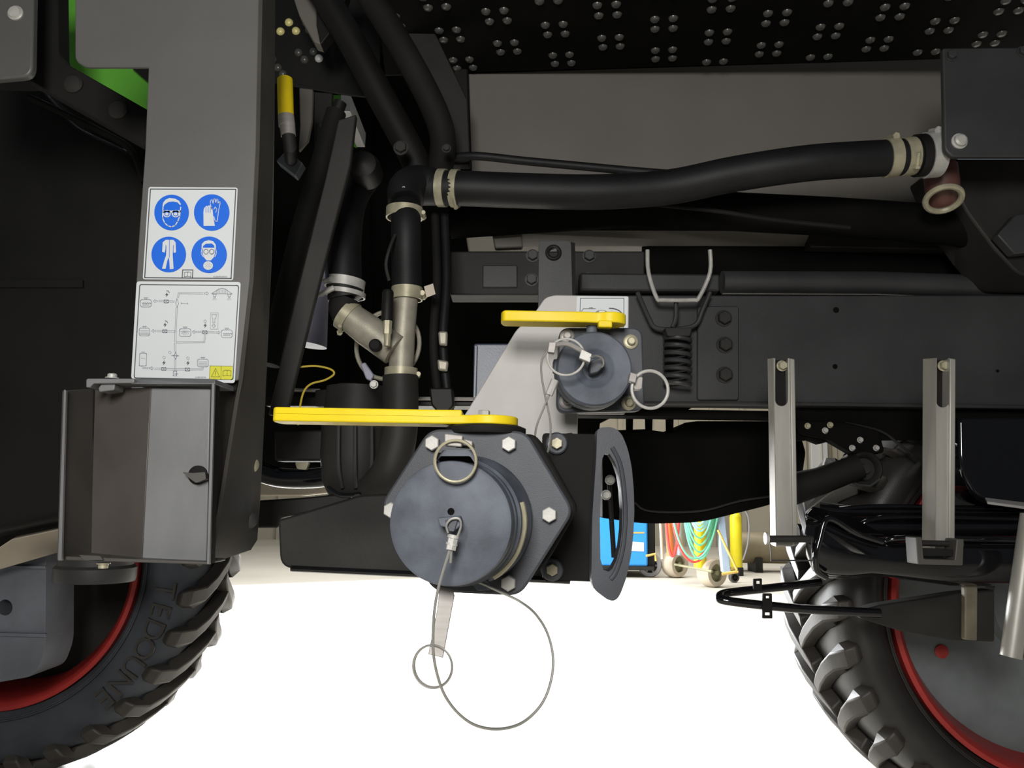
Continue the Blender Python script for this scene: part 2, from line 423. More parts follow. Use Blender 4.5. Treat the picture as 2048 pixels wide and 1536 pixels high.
def wheel(label, c, R, rr_, wdt, nl, a_off, direc=1, RUB=RUB):
    t = thing('wheel_assembly', label, 'wheel', c)
    b = MB(); Ri = R - 0.024
    prof = [(rr_, 0.03), (rr_ + 0.008, 0.008), (rr_ + 0.03, 0.0), (rr_ + (Ri - rr_) * 0.5, -0.008), (rr_ + (Ri - rr_) * 0.78, 0.004), (Ri * 0.97, 0.025), (Ri * 0.995, 0.05), (Ri, wdt / 2), (Ri * 0.995, wdt - 0.05), (Ri * 0.97, wdt - 0.025), (rr_ + (Ri - rr_) * 0.7, wdt - 0.002), (rr_ + 0.02, wdt), (rr_, wdt - 0.03)]
    b.lathe(c, Yax, prof, 96, caps=False)
    tyre = b.put('tyre', RUB, t, origin=c, angle=60)
    b = MB()
    for q in (0.30, 0.36): b.torus(V(c) + V((0, -0.004, 0)), Yax, rr_ + (Ri - rr_) * q * 0.5, 0.0018, 96, 6)
    b.put('bead_line', RUB, tyre)
    # lugs
    protos = [lug_mesh(R, wdt, False), lug_mesh(R, wdt, True)]
    for side in (0, 1):
        pm = None
        for k in range(nl):
            a = a_off + 2 * math.pi * (k + 0.5 * side) / nl
            if pm is None:
                lo = protos[side].put('tread_lug', LUG, tyre, origin=(0, 0, 0), bevel=0.003); pm = lo
            else:
                lo = pm.copy(); C.objects.link(lo); lo.parent = tyre
            lo.location = (0, 0, 0); lo.rotation_euler = (0, direc * a, 0)
            if direc < 0: lo.scale = (1, 1, 1)
    # rim
    b = MB(); b.lathe(c, Yax, [(rr_ + 0.003, 0.012), (rr_ + 0.004, 0.0), (rr_ - 0.004, -0.002), (rr_ - 0.012, 0.004), (rr_ - 0.016, 0.02), (rr_ - 0.03, 0.05), (rr_ - 0.034, 0.13), (rr_ - 0.03, 0.16), (rr_ - 0.02, 0.17), (rr_ + 0.003, 0.17)], 96, close=True)
    b.put('rim', RED, t, origin=c, angle=50)
    return t, tyre
cL = W(0, 1134, 1.72); RL = cL.z
tL, tyL = wheel('large tyre on a red rim standing below the steel document box', cL, RL, s(267, 1.72), 0.26, 30, 0.12)
b = MB(); b.lathe(cL + V((0, 0.13, 0)), Yax, [(s(240, 1.72), 0), (s(240, 1.72), 0.02), (0.02, 0.03)], 64); b.put('wheel_disc', HUBD, tL, origin=cL)
# tyre sidewall lettering
rad = s(330, 1.72)
for k, ch in enumerate('TEDOUNE'):
    a = math.radians(6.5 + k * 6.6)     # clockwise below the horizontal
    p = cL + V((math.cos(a) * rad, -0.0085, -math.sin(a) * rad))
    out = V((math.cos(a), 0, -math.sin(a))); rd = V((-math.sin(a), 0, -math.cos(a)))
    text('sidewall_letter', ch, LUG, tyL, p, rd, out, 0.06, 0.003)
# grey hub casting in front
t = thing('axle_hub_casting', 'blue grey hub casting with a round hole at lower left', 'hub', W(30, 1220, 1.5))
b = MB(); b.px(rounded([(-120, 1105), (92, 1102), (90, 1300), (70, 1352), (-120, 1385)], [0, 10, 20, 20, 0]), 1.56, 0.1, [[(10 + 15 * math.cos(a * .3927), 1215 + 16 * math.sin(a * .3927)) for a in range(16)]]); b.put('casting', HUB, t, bevel=0.004)
b = MB(); b.px([(-120, 1128), (90, 1132), (90, 1138), (-120, 1134)], 1.553, 0.01); b.put('casting_rib', HUB, t, bevel=0.001)
b = MB(); b.px([(-120, 1262), (90, 1268), (90, 1275), (-120, 1270)], 1.553, 0.01); b.put('casting_rib', HUB, t, bevel=0.001)
b = MB(); b.px([(-20, 1190), (40, 1190), (40, 1240), (-20, 1240)], 1.63, 0.02); b.put('hole_back', BELLY, t)
b = MB(); b.lathe(W(195, 1095, 1.5), Zax, [(s(72, 1.5), -0.06), (s(74, 1.5), -0.055), (s(74, 1.5), -0.035), (s(68, 1.5), -0.03), (s(68, 1.5), 0.02)], 40); b.put('brake_drum', CHAS, t)
cR = W(2120, 1215, 1.47); RR = cR.z
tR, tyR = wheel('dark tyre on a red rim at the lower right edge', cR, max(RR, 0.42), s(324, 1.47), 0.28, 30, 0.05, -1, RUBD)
b = MB(); b.lathe(cR + V((0, 0.05, 0)), Yax, [(s(306, 1.47), 0), (s(300, 1.47), 0.012), (s(120, 1.47), 0.02), (s(110, 1.47), -0.02), (0.01, -0.02)], 64); b.put('wheel_disc', DISCM, tR, origin=cR)
b = MB(); b.lathe(cR + V((W(1883, 1303, 1.519).x - cR.x, 0.049, W(1883, 1303, 1.519).z - cR.z)), TOC, [(0.0125, -0.004), (0.0125, 0.0015), (0.0115, 0.002)], 24); b.put('hand_hole_plug', RED, tR)

# ============================================================ CHASSIS, RIGHT
t = thing('chassis_beam', 'long dark grey chassis beam running behind the two channel hangers', 'beam', W(1600, 700, 1.42))
b = MB(); b.px([(1552, 816), (2300, 822), (2300, 872), (1760, 880), (1700, 905), (1660, 882), (1640, 888), (1620, 880), (1552, 884)], 1.425, 0.02); b.put('underside_flange', BELLY, t)
b = MB(); b.px([(1120, 590), (2300, 590), (2300, 822), (1120, 806)], 1.40, 0.05); b.put('web', CHAS, t, bevel=0.003)
b = MB(); b.tube(pxpath([(1125, 806, 1.395), (1545, 807, 1.395), (2300, 818, 1.395)], 1), 0.0035, 8); b.put('lower_edge', CHAS, t)
b = MB(); b.px([(1160, 545), (1440, 548), (1440, 582), (1160, 580)], 1.385, 0.05); b.put('top_flange', CHAS, t, bevel=0.004)
b = MB(); b.tube(pxpath([(1444, 565, 1.43), (1750, 566, 1.43), (2300, 585, 1.43)], 1), s(24, 1.43), 20); b.put('top_pipe', CHAS, t)
b = MB(); b.px(rounded([(1395, 612), (1478, 612), (1478, 800), (1395, 800)], 6), 1.392, 0.008); b.put('joint_plate', CHAS, t, bevel=0.002)
for (x, y) in ((1447, 637), (1449, 690), (1449, 750)):
    b = MB(); b.hexbolt(W(x, y, 1.392), TOC, 0.012, 0.012); b.put('bolt', CHASD, t)
for (x, y, r) in ((1672, 620, 6), (1670, 733, 5), (1995, 742, 3)):
    b = MB(); b.lathe(W(x, y, 1.399), TOC, [(s(r, 1.4), 0), (s(r, 1.4), 0.001), (s(r * .5, 1.4), 0.0012)], 12); b.put('plug', BELLY, t)
b = MB(); b.px([(1150, 816), (1560, 822), (1560, 836), (1150, 830)], 1.45, 0.06); b.put('underside_plate', BELLY, t)

# dark upper beam, behind the vertical bracket
t = thing('cross_beam', 'dark cross beam carrying bolts behind the upright flat bracket', 'beam', W(1050, 540, 1.4))
b = MB(); b.px([(900, 502), (1290, 502), (1290, 552), (1160, 552), (1160, 590), (900, 590)], 1.43, 0.06); b.put('web', CHASD, t, bevel=0.003)
for (x, y, m) in ((1065, 512, CHASD), (1063, 560, CHASD), (1178, 513, ZINCY), (1178, 558, ZINCY)):
    b = MB(); b.hexbolt(W(x, y, 1.43), TOC, 0.010, 0.011); b.put('bolt', CHAS, t)
b = MB(); b.px([(965, 530), (1035, 530), (1035, 575), (965, 575)], 1.425, 0.01); b.put('pad', CHAS, t, bevel=0.002)

# upright flat bracket
t = thing('upright_flat_bracket', 'upright flat steel bracket with one round hole above the small valve', 'bracket', W(1112, 560, 1.2))
b = MB(); b.px(rounded([(1078, 482), (1142, 482), (1146, 640), (1076, 640)], [8, 8, 0, 0]), 1.2, 0.008, [[(1107 + 9 * math.cos(a * .3927), 505 + 9 * math.sin(a * .3927)) for a in range(16)]]); b.put('flat_bar', CHAS, t, bevel=0.0015)
b = MB(); b.px([(1142, 484), (1150, 486), (1152, 640), (1146, 640)], 1.2, 0.04); b.put('side_flange', BLKS, t)
b = MB(); b.torus(W(1107, 505, 1.198), Yax, s(13, 1.2), 0.003, 24, 8); b.put('grommet', BLK, t)

# bright strip (tank cradle rail)
t = thing('cradle_rail', 'long brushed rail catching light under the dark hoses', 'rail', W(1300, 478, 1.45))
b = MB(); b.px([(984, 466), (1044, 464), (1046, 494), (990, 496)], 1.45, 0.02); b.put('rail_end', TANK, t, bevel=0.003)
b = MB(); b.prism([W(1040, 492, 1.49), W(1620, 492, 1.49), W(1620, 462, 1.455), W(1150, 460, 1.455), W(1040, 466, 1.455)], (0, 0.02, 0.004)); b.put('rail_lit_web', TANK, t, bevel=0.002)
b = MB(); b.px([(1620, 460), (1960, 474), (1960, 500), (1620, 494)], 1.46, 0.03); b.put('rail_shaded_web', CHASD, t, bevel=0.002)  # dark paint stands in for shade at the rail's right end
b = MB(); b.px([(1285, 480), (2300, 500), (2300, 610), (1285, 600)], 1.5, 0.01); b.put('dark_backing_sheet', BELLY, t)  # dark sheet added to hide the lit tank underside


# U rods and spring
t = thing('coil_spring_hanger', 'dark coil spring hung from two bent U rods on the chassis beam', 'spring', W(1355, 600, 1.36))
b = MB(); b.tube(pxpath([(1295, 500, 1.35), (1297, 545, 1.35), (1313, 595, 1.35), (1325, 600, 1.35), (1385, 600, 1.35), (1398, 595, 1.35), (1420, 545, 1.35), (1420, 500, 1.35)], 4), s(4.3, 1.35), 10); b.put('upper_rod', ZINC, t)
b = MB(); b.tube(pxpath([(1275, 585, 1.37), (1297, 635, 1.37), (1312, 656, 1.37), (1350, 658, 1.37), (1390, 650, 1.37), (1405, 620, 1.37), (1420, 585, 1.37)], 4), s(5, 1.37), 10); b.put('lower_rod', CHAS, t)
b = MB(); b.tube(pxpath([(1352, 600, 1.36), (1352, 635, 1.36), (1345, 655, 1.36)], 3), s(5, 1.36), 8); b.put('hook', CHAS, t)
sp = []
for i in range(0, 14 * 7):
    a = i / 14 * 2 * math.pi
    c0 = W(1355, 668 + i * 105 / 98, 1.37)
    sp.append(c0 + V((math.cos(a), math.sin(a), 0)) * s(25, 1.37))
b = MB(); b.tube(sp, s(5, 1.37), 8); b.put('coil', CHAS, t)
b = MB(); b.px(rounded([(1330, 655), (1385, 655), (1380, 672), (1335, 672)], 3), 1.345, 0.03); b.put('spring_seat', CHASD, t, bevel=0.003)

# bracket plate on the right with a white bolt
t = thing('right_bracket_plate', 'dark grey bracket plate with a shiny round bolt at upper right', 'bracket', W(1960, 200, 1.15))
b = MB(); b.px(rounded([(1886, 96), (2300, 92), (2300, 313), (1905, 313), (1890, 300)], [4, 0, 0, 4, 10]), 1.15, 0.01); b.put('plate', CHAS, t, bevel=0.002)
b = MB(); b.lathe(W(1918, 283, 1.15), TOC, [(s(17, 1.15), 0), (s(17, 1.15), 0.002), (s(13, 1.15), 0.0025), (s(13, 1.15), 0.007), (s(9, 1.15), 0.009)], 20); b.put('bolt', ZINC, t)
for (x, y) in ((1901, 112), (2044, 104)):
    b = MB(); b.hexbolt(W(x, y, 1.15), TOC, s(10, 1.15), 0.008); b.put('bolt', CHAS, t)
# dark round housing under it
t = thing('dark_pump_housing', 'dark rounded housing at the right edge below the bracket plate', 'housing', W(2000, 430, 1.35))
b = MB(); b.px(rounded([(1885, 318), (2300, 318), (2300, 560), (2040, 552), (1990, 500), (1930, 420)], [10, 0, 0, 20, 20, 20]), 1.3, 0.12); b.put('housing', CHASD, t, bevel=0.01)
b = MB(); b.px([(1995, 470), (2030, 430), (2100, 420), (2100, 500), (2030, 508)], 1.27, 0.02); b.put('lug_plate', CHAS, t, bevel=0.002)

# ============================================================ HOSES
def clamp(parent, c, ax, R, w=0.012, m=None, screw=None, name='hose_clamp'):
    b = MB(); b.lathe(c, ax, [(R * 0.98, -w / 2), (R * 1.075, -w / 2), (R * 1.075, w / 2), (R * 0.98, w / 2)], 32, close=True)
    if screw is not None:
        c = V(c); sd = V(screw).normalized(); tdir = V(ax).normalized().cross(sd)
        p = c + sd * (R * 1.09)
        b.tube([p - tdir * 0.010, p + tdir * 0.010], w * 0.22, 8)
        b.tube([p + tdir * 0.010, p + tdir * 0.014], w * 0.32, 6)
    return b.put(name, m or ZINC, parent)
t = thing('suction_hose', 'thick black rubber hose crossing below the grey tank panel with bright clamps', 'hose', W(1300, 360, 1.22))
hp = [(840, 376, 1.25), (925, 377, 1.24), (1060, 382, 1.24), (1200, 384, 1.24), (1340, 374, 1.24), (1470, 348, 1.22), (1620, 326, 1.2), (1770, 316, 1.2), (1860, 310, 1.2)]
b = MB(); b.tube(pxpath(hp, 6), s(37, 1.22), 28); b.put('hose_body', HOSE, t)
ax1 = (W(925, 377, 1.24) - W(860, 376, 1.25))
clamp(t, W(885, 376, 1.245), ax1, s(37, 1.23), 0.013, ZINCY)
clamp(t, W(911, 377, 1.243), ax1, s(37, 1.23), 0.012, ZINCY, (0, -0.5, -1))
ax2 = (W(1860, 308, 1.2) - W(1770, 316, 1.2))
clamp(t, W(1781, 315, 1.2), ax2, s(38, 1.2), 0.018, ZINCY, (0, -0.3, 1))
clamp(t, W(1815, 313, 1.2), ax2, s(37, 1.2), 0.018, ZINCY, (0.1, -1, -0.6))
clamp(t, W(1862, 310, 1.2), ax2, s(44, 1.2), 0.022, ZINC, (0, -0.4, 1), name='band_clamp')
b = MB(); b.lathe(W(1840, 311, 1.2), ax2, [(s(44, 1.2), -0.008), (s(44, 1.2), 0.012), (s(40, 1.2), 0.016)], 28); b.put('coupling', BLK, t)

t = thing('pipe_elbow', 'dark rust brown elbow with a bright collar under the hose end', 'elbow', W(1880, 380, 1.25))
b = MB(); b.tube(pxpath([(1880, 335, 1.26), (1884, 365, 1.26), (1886, 400, 1.28)], 4), s(34, 1.25), 20); b.put('elbow', REDB, t)
b = MB(); b.torus(W(1887, 398, 1.24), V((0.1, 0.5, 1)), s(34, 1.25), 0.005, 30, 8); b.put('collar', ZINCY, t)

t = thing('lower_dark_pipe', 'broad matt black pipe sloping under the suction hose', 'pipe', W(1500, 420, 1.35))
b = MB(); b.tube(pxpath([(900, 440, 1.42), (1150, 424, 1.42), (1300, 415, 1.4), (1500, 425, 1.38), (1700, 436, 1.36), (1900, 452, 1.36), (1990, 470, 1.36)], 5), s(40, 1.38), 24); b.put('pipe_body', BELLY, t)
b = MB(); b.tube(pxpath([(1180, 400, 1.33), (1400, 418, 1.3), (1550, 440, 1.3), (1700, 455, 1.3)], 5), 0.004, 8); b.put('cable', BLKS, t)
t = thing('thin_black_hose', 'slim black hose lying along the top of the suction hose', 'hose', W(1100, 320, 1.3))
b = MB(); b.tube(pxpath([(880, 318, 1.3), (950, 312, 1.32), (1050, 322, 1.32), (1180, 334, 1.32), (1300, 345, 1.3), (1420, 352, 1.3), (1500, 350, 1.32)], 5), s(9, 1.3), 12); b.put('hose_body', HOSE, t)

# centre cluster of fittings
t = thing('steel_wye_fitting', 'stainless Y shaped pipe fitting between black hoses at centre left', 'pipe fitting', W(805, 660, 1.2))
b = MB(); b.tube([W(812, 592, 1.2), W(806, 660, 1.2), W(802, 745, 1.2)], s(25, 1.2), 28); b.put('main_pipe', CASTS, t)
b = MB(); b.tube([W(692, 628, 1.19), W(735, 660, 1.19), W(790, 700, 1.19)], [s(29, 1.2), s(33, 1.2), s(33, 1.2)], 28); b.put('branch_pipe', CASTS, t)
clamp(t, W(814, 588, 1.2), Zax, s(30, 1.2), 0.019, ZINCY, (1, 0, 0))
clamp(t, W(802, 748, 1.2), Zax, s(31, 1.2), 0.017, ZINCY, (1, 0.2, 0))
brd = W(735, 660, 1.19) - W(692, 628, 1.19)
clamp(t, W(695, 632, 1.19), brd, s(31, 1.2), 0.014, ZINCY, (-0.4, -0.4, -1))
b = MB(); b.lathe(W(752, 692, 1.165), TOC, [(s(13, 1.16), 0), (s(13, 1.16), 0.008), (s(9, 1.16), 0.012)], 18); b.put('plug', BLKS, t)
b = MB(); b.torus(W(775, 690, 1.24), V((0.3, 1, 0)), s(70, 1.24), 0.0035, 40, 8); b.put('flange_ring', CASTS, t)
t = thing('small_vent_valve', 'small pale threaded vent valve standing before the Y fitting', 'valve', W(775, 660, 1.14))
b = MB(); b.lathe(W(775, 652, 1.14), Zax, [(s(9, 1.14), -0.012), (s(9, 1.14), 0.012), (s(7, 1.14), 0.013)], 6)
b.lathe(W(775, 676, 1.14), Zax, [(s(7, 1.14), -0.012), (s(7, 1.14), 0.008), (s(8, 1.14), 0.009)], 14); b.put('valve_body', ZINCY, t)
b = MB(); b.lathe(W(775, 612, 1.14), Zax, [(s(12, 1.14), -0.022), (s(12, 1.14), 0.02), (s(9, 1.14), 0.024)], 16); b.put('valve_cap', BLK, t)
t = thing('upright_black_hose', 'upright black hose above the Y fitting with a brass toned clamp', 'hose', W(812, 500, 1.2))
b = MB(); b.tube(pxpath([(812, 395, 1.24), (812, 440, 1.2), (813, 520, 1.2), (814, 585, 1.2)], 4), s(31, 1.2), 26); b.put('hose_body', HOSE, t)
clamp(t, W(809, 427, 1.21), Zax, s(36, 1.2), 0.016, ZINCY, (1, 0.1, 0))
b = MB(); b.tube(pxpath([(790, 470, 1.17), (778, 500, 1.16), (772, 530, 1.16), (778, 560, 1.16)], 4), 0.0025, 8); b.put('cable_tie', CHASD, t)
t = thing('lower_black_hose', 'wide black hose running down from the Y fitting behind the yellow lever', 'hose', W(800, 850, 1.2))
b = MB(); b.tube(pxpath([(801, 752, 1.2), (799, 860, 1.2), (780, 940, 1.2), (745, 985, 1.22)], 5), s(36, 1.2), 26); b.put('hose_body', CHASD, t)
t = thing('left_black_hose', 'fat black hose ending in a screw clamp left of the upright hose', 'hose', W(690, 480, 1.2))
b = MB(); b.tube(pxpath([(735, 345, 1.3), (700, 400, 1.24), (688, 480, 1.2), (688, 560, 1.19), (692, 598, 1.19)], 5), s(36, 1.2), 26); b.put('hose_body', HOSE, t)
b = MB(); b.tube(pxpath([(659, 440, 1.17), (651, 480, 1.165), (651, 520, 1.165), (656, 560, 1.17)], 4), 0.003, 8); b.put('seam_highlight_strip', SLATE, t)
clamp(t, W(690, 568, 1.19), V((0.1, 0, 1)), s(38, 1.19), 0.014, ZINC, (-0.8, -0.7, 0))
clamp(t, W(691, 588, 1.19), V((0.1, 0, 1)), s(38, 1.19), 0.007, ZINC)
b = MB(); b.tube([W(668, 575, 1.15), W(640, 590, 1.15)], 0.004, 8); b.tube([W(640, 590, 1.15), W(608, 605, 1.15)], 0.002, 8); b.put('clamp_screw', ZINC, t)
b = MB(); b.tube(pxpath([(692, 598, 1.19), (688, 615, 1.19), (697, 634, 1.19)], 4), s(31, 1.19), 24); b.put('rubber_elbow', BLKS, t)
t = thing('pale_ram_cylinder', 'pale grey tapered cylinder showing behind the diagonal strut', 'cylinder', W(620, 640, 1.35))
b = MB(); b.tube([W(690, 450, 1.36), W(652, 540, 1.35), W(628, 600, 1.35), W(612, 690, 1.35)], [s(12, 1.35), s(18, 1.35), s(30, 1.35), s(42, 1.35)], 28); b.put('cylinder_body', LILAC, t)
t = thing('rocker_drop_lever', 'short pale lever hanging under the Y fitting', 'lever', W(740, 748, 1.15))
b = MB(); b.px(rounded([(720, 728), (730, 724), (748, 750), (742, 762), (732, 758)], 3), 1.15, 0.008); b.put('lever_arm', LILAC, t, bevel=0.002)
b = MB(); b.hexbolt(W(748, 769, 1.15), TOC, 0.005, 0.006); b.put('bolt', ZINC, t)
t = thing('black_cable_bundle', 'bundle of black hoses right of the Y fitting', 'hose bundle', W(885, 700, 1.25))
for k, (x, m) in enumerate(((870, BLKS), (889, HOSE))):
    b = MB(); b.tube(pxpath([(x, 430, 1.3), (x + 4, 560, 1.27), (x - 3, 680, 1.25), (x + 6, 790, 1.25), (x + 16, 850, 1.27)], 5), s(9, 1.25), 12); b.put('hose', m, t)
b = MB(); b.px([(876, 662), (895, 662), (894, 690), (878, 690)], 1.225, 0.012); b.put('hose_sleeve', CASTS, t, bevel=0.003)
b = MB(); b.px([(874, 718), (897, 722), (894, 742), (876, 740)], 1.225, 0.012); b.put('hose_sleeve', CASTS, t, bevel=0.003)
b = MB(); b.px(rounded([(858, 775), (905, 775), (908, 812), (885, 835), (862, 810)], 6), 1.24, 0.03); b.put('fitting_block', BLK, t, bevel=0.004)
t = thing('white_tag_near_post', 'small white paper tag on the hose beside the grey post', 'tag', W(553, 614, 1.2))
b = MB(); b.px([(547, 601), (571, 607), (567, 633), (545, 626)], 1.2, 0.001); b.put('tag_sheet', TAN, t)
t = thing('white_tag_at_fitting', 'small white paper tag right of the upper Y fitting clamp', 'tag', W(860, 580, 1.2))
b = MB(); b.px([(848, 573), (866, 567), (871, 588), (853, 595)], 1.19, 0.001); b.put('tag_sheet', TAN, t)
t = thing('yellow_wire', 'thin yellow wire looping above the long yellow lever', 'wire', W(600, 780, 1.1))
b = MB(); b.tube(pxpath([(560, 739, 1.12), (590, 735, 1.1), (630, 732, 1.1), (660, 738, 1.1), (668, 748, 1.1), (650, 760, 1.1), (622, 768, 1.1), (607, 785, 1.1), (599, 820, 1.1), (596, 850, 1.1)], 6), 0.0014, 8); b.put('wire_strand', mat('wire_yellow', (0.45, 0.33, 0.03), 0.5), t)

# diagonal struts and big hoses upper centre
t = thing('leaning_flat_strut', 'long leaning dark flat strut between the grey post and the hoses', 'strut', W(620, 520, 1.08))
b = MB(); b.px([(676, 240), (712, 228), (700, 330), (640, 560), (572, 830), (536, 830), (590, 600), (652, 350)], 1.08, 0.012); b.put('strut_bar', CHASD, t, bevel=0.002)
t = thing('leaning_black_ram', 'slim black ram leaning behind the flat strut', 'ram', W(590, 500, 1.2))
b = MB(); b.tube([W(672, 225, 1.25), W(600, 470, 1.22), W(538, 730, 1.2)], s(22, 1.22), 20); b.put('ram_tube', BLKS, t)
b = MB(); b.tube([W(681, 205, 1.25), W(668, 240, 1.25)], s(14, 1.22), 16); b.put('ram_eye', BLK, t)
for k, (pts, r, lab) in enumerate((
    ([(615, -60, 1.3), (690, 60, 1.3), (760, 190, 1.3), (820, 300, 1.3), (840, 350, 1.3)], 30, 'thick black hose descending diagonally, left one of the upper pair'),
    ([(690, -80, 1.24), (770, 40, 1.24), (850, 180, 1.25), (885, 270, 1.27), (880, 340, 1.3)], 27, 'thick black hose descending diagonally, right one of the upper pair'))):
    t = thing('diagonal_hose', lab, 'hose', W(pts[2][0], pts[2][1], pts[2][2]))
    b = MB(); b.tube(pxpath(pts, 5), s(r, 1.3), 22); b.put('hose_body', BLKS if k else BLK, t)
t = thing('diagonal_side_rail', 'dark painted rail sloping under the walkway left of the tank panel', 'rail', W(820, 120, 1.33))
b = MB(); b.px([(745, -60), (810, -60), (935, 200), (940, 330), (905, 330), (880, 200)], 1.36, 0.02); b.put('rail_plate', CHASD, t, bevel=0.002)
t = thing('round_connector_boss', 'dark boss with a tiny bright stud above the upright hose', 'boss', W(760, 350, 1.2))
b = MB(); b.lathe(W(735, 350, 1.24), TOC, [(s(34, 1.2), 0), (s(34, 1.2), 0.03), (s(28, 1.2), 0.045), (s(8, 1.2), 0.052)], 28); b.put('boss', BLK, t)
b = MB(); b.tube(pxpath([(812, 405, 1.21), (812, 378, 1.22), (835, 366, 1.24), (870, 374, 1.25)], 5), s(38, 1.2), 24); b.put('elbow_knuckle', HOSE, t)
b = MB(); b.lathe(W(808, 378, 1.19), TOC, [(s(6, 1.17), -0.01), (s(6, 1.17), 0.003), (s(3, 1.17), 0.005)], 14); b.put('stud', ZINC, t)
b = MB(); b.hexbolt(W(802, 296, 1.22), TOC, s(13, 1.2), 0.008); b.put('bolt', CHASD, t)
b = MB(); b.hexbolt(W(893, 297, 1.22), TOC, s(8, 1.2), 0.006); b.put('bolt', CHASD, t)

# yellow and grey marker tube, upper left of centre
t = thing('yellow_grey_tube', 'yellow tube with grey lower sleeve hanging right of the grey post', 'tube', W(573, 220, 1.02))
b = MB(); b.tube([W(570, 160, 1.03), W(572, 236, 1.02)], s(16.5, 1.02), 24); b.put('tube_body', YEL, t)
b = MB(); b.tube([W(572, 232, 1.02), W(574, 252, 1.02), W(575, 253, 1.02), W(577, 272, 1.02)], [s(17, 1.02), s(17.3, 1.02), s(16, 1.02), s(15.5, 1.02)], 24); b.put('grey_sleeve', STEEL, t)
b = MB(); b.tube([W(577, 270, 1.02), W(580, 292, 1.02), W(582, 322, 1.16)], s(14, 1.02), 20); b.put('black_tip', BLK, t)
t = thing('curved_grey_band', 'curved grey band hanging beside the yellow tube', 'strap', W(608, 235, 1.25))
b = MB(); b.px([(598, 175), (626, 178), (624, 240), (616, 280), (597, 302), (600, 250)], 1.25, 0.01); b.put('band', TANK, t, bevel=0.002)
b = MB(); b.px([(628, 183), (665, 186), (662, 250), (640, 250), (628, 300)], 1.4, 0.01); b.put('back_band', CHASD, t, bevel=0.002)
t = thing('grey_clip_block', 'small bluish grey clip leaning under the yellow tube', 'clip', W(575, 325, 1.15))
b = MB(); b.px(rounded([(552, 322), (572, 300), (606, 326), (590, 352)], 3), 1.15, 0.02); b.put('clip_body', HUB, t, bevel=0.003)
t = thing('far_green_strip', 'pale green strip of daylight panel seen above the struts', 'panel', W(683, 205, 1.9))
b = MB(); b.px([(664, 190), (682, 190), (682, 225), (664, 215)], 1.9, 0.26); b.put('green_strip', GRN, t)
b = MB(); b.px([(682, 190), (702, 192), (700, 222), (682, 222)], 1.9, 0.26); b.put('pale_strip', DIMW, t)

# low pump group behind yellow lever
t = thing('pump_cylinder', 'dark ribbed pump drum hanging behind the large valve', 'pump', W(715, 920, 1.25))
b = MB(); b.lathe(W(715, 850, 1.28), -Zax, [(s(66, 1.25), -0.06), (s(72, 1.25), 0.0), (s(72, 1.25), 0.05), (s(66, 1.25), 0.09), (s(50, 1.25), 0.115), (s(20, 1.25), 0.125)], 40); b.put('drum', CHASD, t)
for dx in (-38, -5, 28):
    b = MB(); b.tube(pxpath([(715 + dx, 850, 1.215), (715 + dx, 930, 1.215), (715 + dx * .8, 975, 1.23)], 4), 0.003, 8); b.put('rib', CHAS, t)
b = MB(); b.tube(pxpath([(655, 975, 1.2), (680, 990, 1.2), (720, 988, 1.2), (760, 970, 1.2), (795, 915, 1.2)], 5), 0.004, 8); b.put('bottom_hoop', BLKG, t)
b = MB(); b.px([(548, 860), (672, 860), (672, 922), (548, 922)], 1.3, 0.05); b.put('gear_housing', CHASD, t, bevel=0.004)
b = MB(); b.px(rounded([(590, 924), (618, 924), (612, 940), (594, 938)], 4), 1.27, 0.01); b.put('drain_clip', ZINCY, t)
t = thing('bent_return_pipe', 'glossy black bent pipe between the grey post and the pump drum', 'pipe', W(580, 950, 1.3))
b = MB(); b.tube(pxpath([(500, 935, 1.32), (560, 955, 1.32), (640, 955, 1.3), (700, 940, 1.3)], 5), s(20, 1.3), 20); b.put('pipe_body', BLKG, t)
t = thing('cream_skid_strip', 'pale strip lit from behind under the bent black pipe', 'strip', W(580, 980, 1.5))
b = MB(); b.px([(500, 965), (690, 962), (690, 982), (600, 992), (500, 992)], 1.5, 0.05)
b.tube([W(640, 968, 1.52), W(700, 920, 1.36)], 0.01, 8); b.put('strip_bar', TAN, t, bevel=0.003)
t = thing('black_draw_bar', 'black bar rising right behind the post foot', 'bar', W(560, 1020, 1.2))
b = MB(); b.px([(500, 1002), (620, 994), (700, 985), (700, 1010), (560, 1036), (556, 1056), (500, 1056)], 1.2, 0.05); b.put('bar', BLK, t, bevel=0.003)
t = thing('cluttered_valve_shelf', 'black shelf edge with small fittings above the long yellow lever', 'shelf', W(740, 800, 1.3))
b = MB(); b.px([(530, 792), (955, 796), (955, 812), (530, 812)], 1.3, 0.06); b.put('shelf_plate', BLK, t, bevel=0.002)
b = MB(); b.tube([W(560, 779, 1.29), W(640, 781, 1.29)], 0.003, 8); b.put('bright_edge', STEEL, t)
b = MB(); b.tube([W(830, 797, 1.29), W(950, 798, 1.29)], 0.003, 8); b.put('bright_edge', STEEL, t)
b = MB(); b.px(rounded([(630, 780), (680, 776), (690, 812), (628, 812)], 4), 1.26, 0.04); b.put('relay_block', BLKS, t, bevel=0.003)
b = MB(); b.hexbolt(W(693, 798, 1.25), TOC, s(8, 1.25), 0.012); b.put('bolt', ZINC, t)
b = MB(); b.px([(675, 765), (715, 765), (712, 812), (680, 812)], 1.27, 0.03); b.put('fitting', BLKS, t, bevel=0.003)
# slate box behind grey plate
t = thing('slate_junction_box', 'slate blue box peeking out left of the light grey plate', 'box', W(980, 740, 1.12))
b = MB(); b.px(rounded([(948, 687), (1080, 687), (1075, 800), (946, 800)], 5), 1.12, 0.05); b.put('box_body', SLATE, t, bevel=0.004)
b = MB(); b.px([(949, 690), (955, 690), (952, 796), (946, 796)], 1.113, 0.008); b.put('lid_edge', SLATE, t, bevel=0.001)

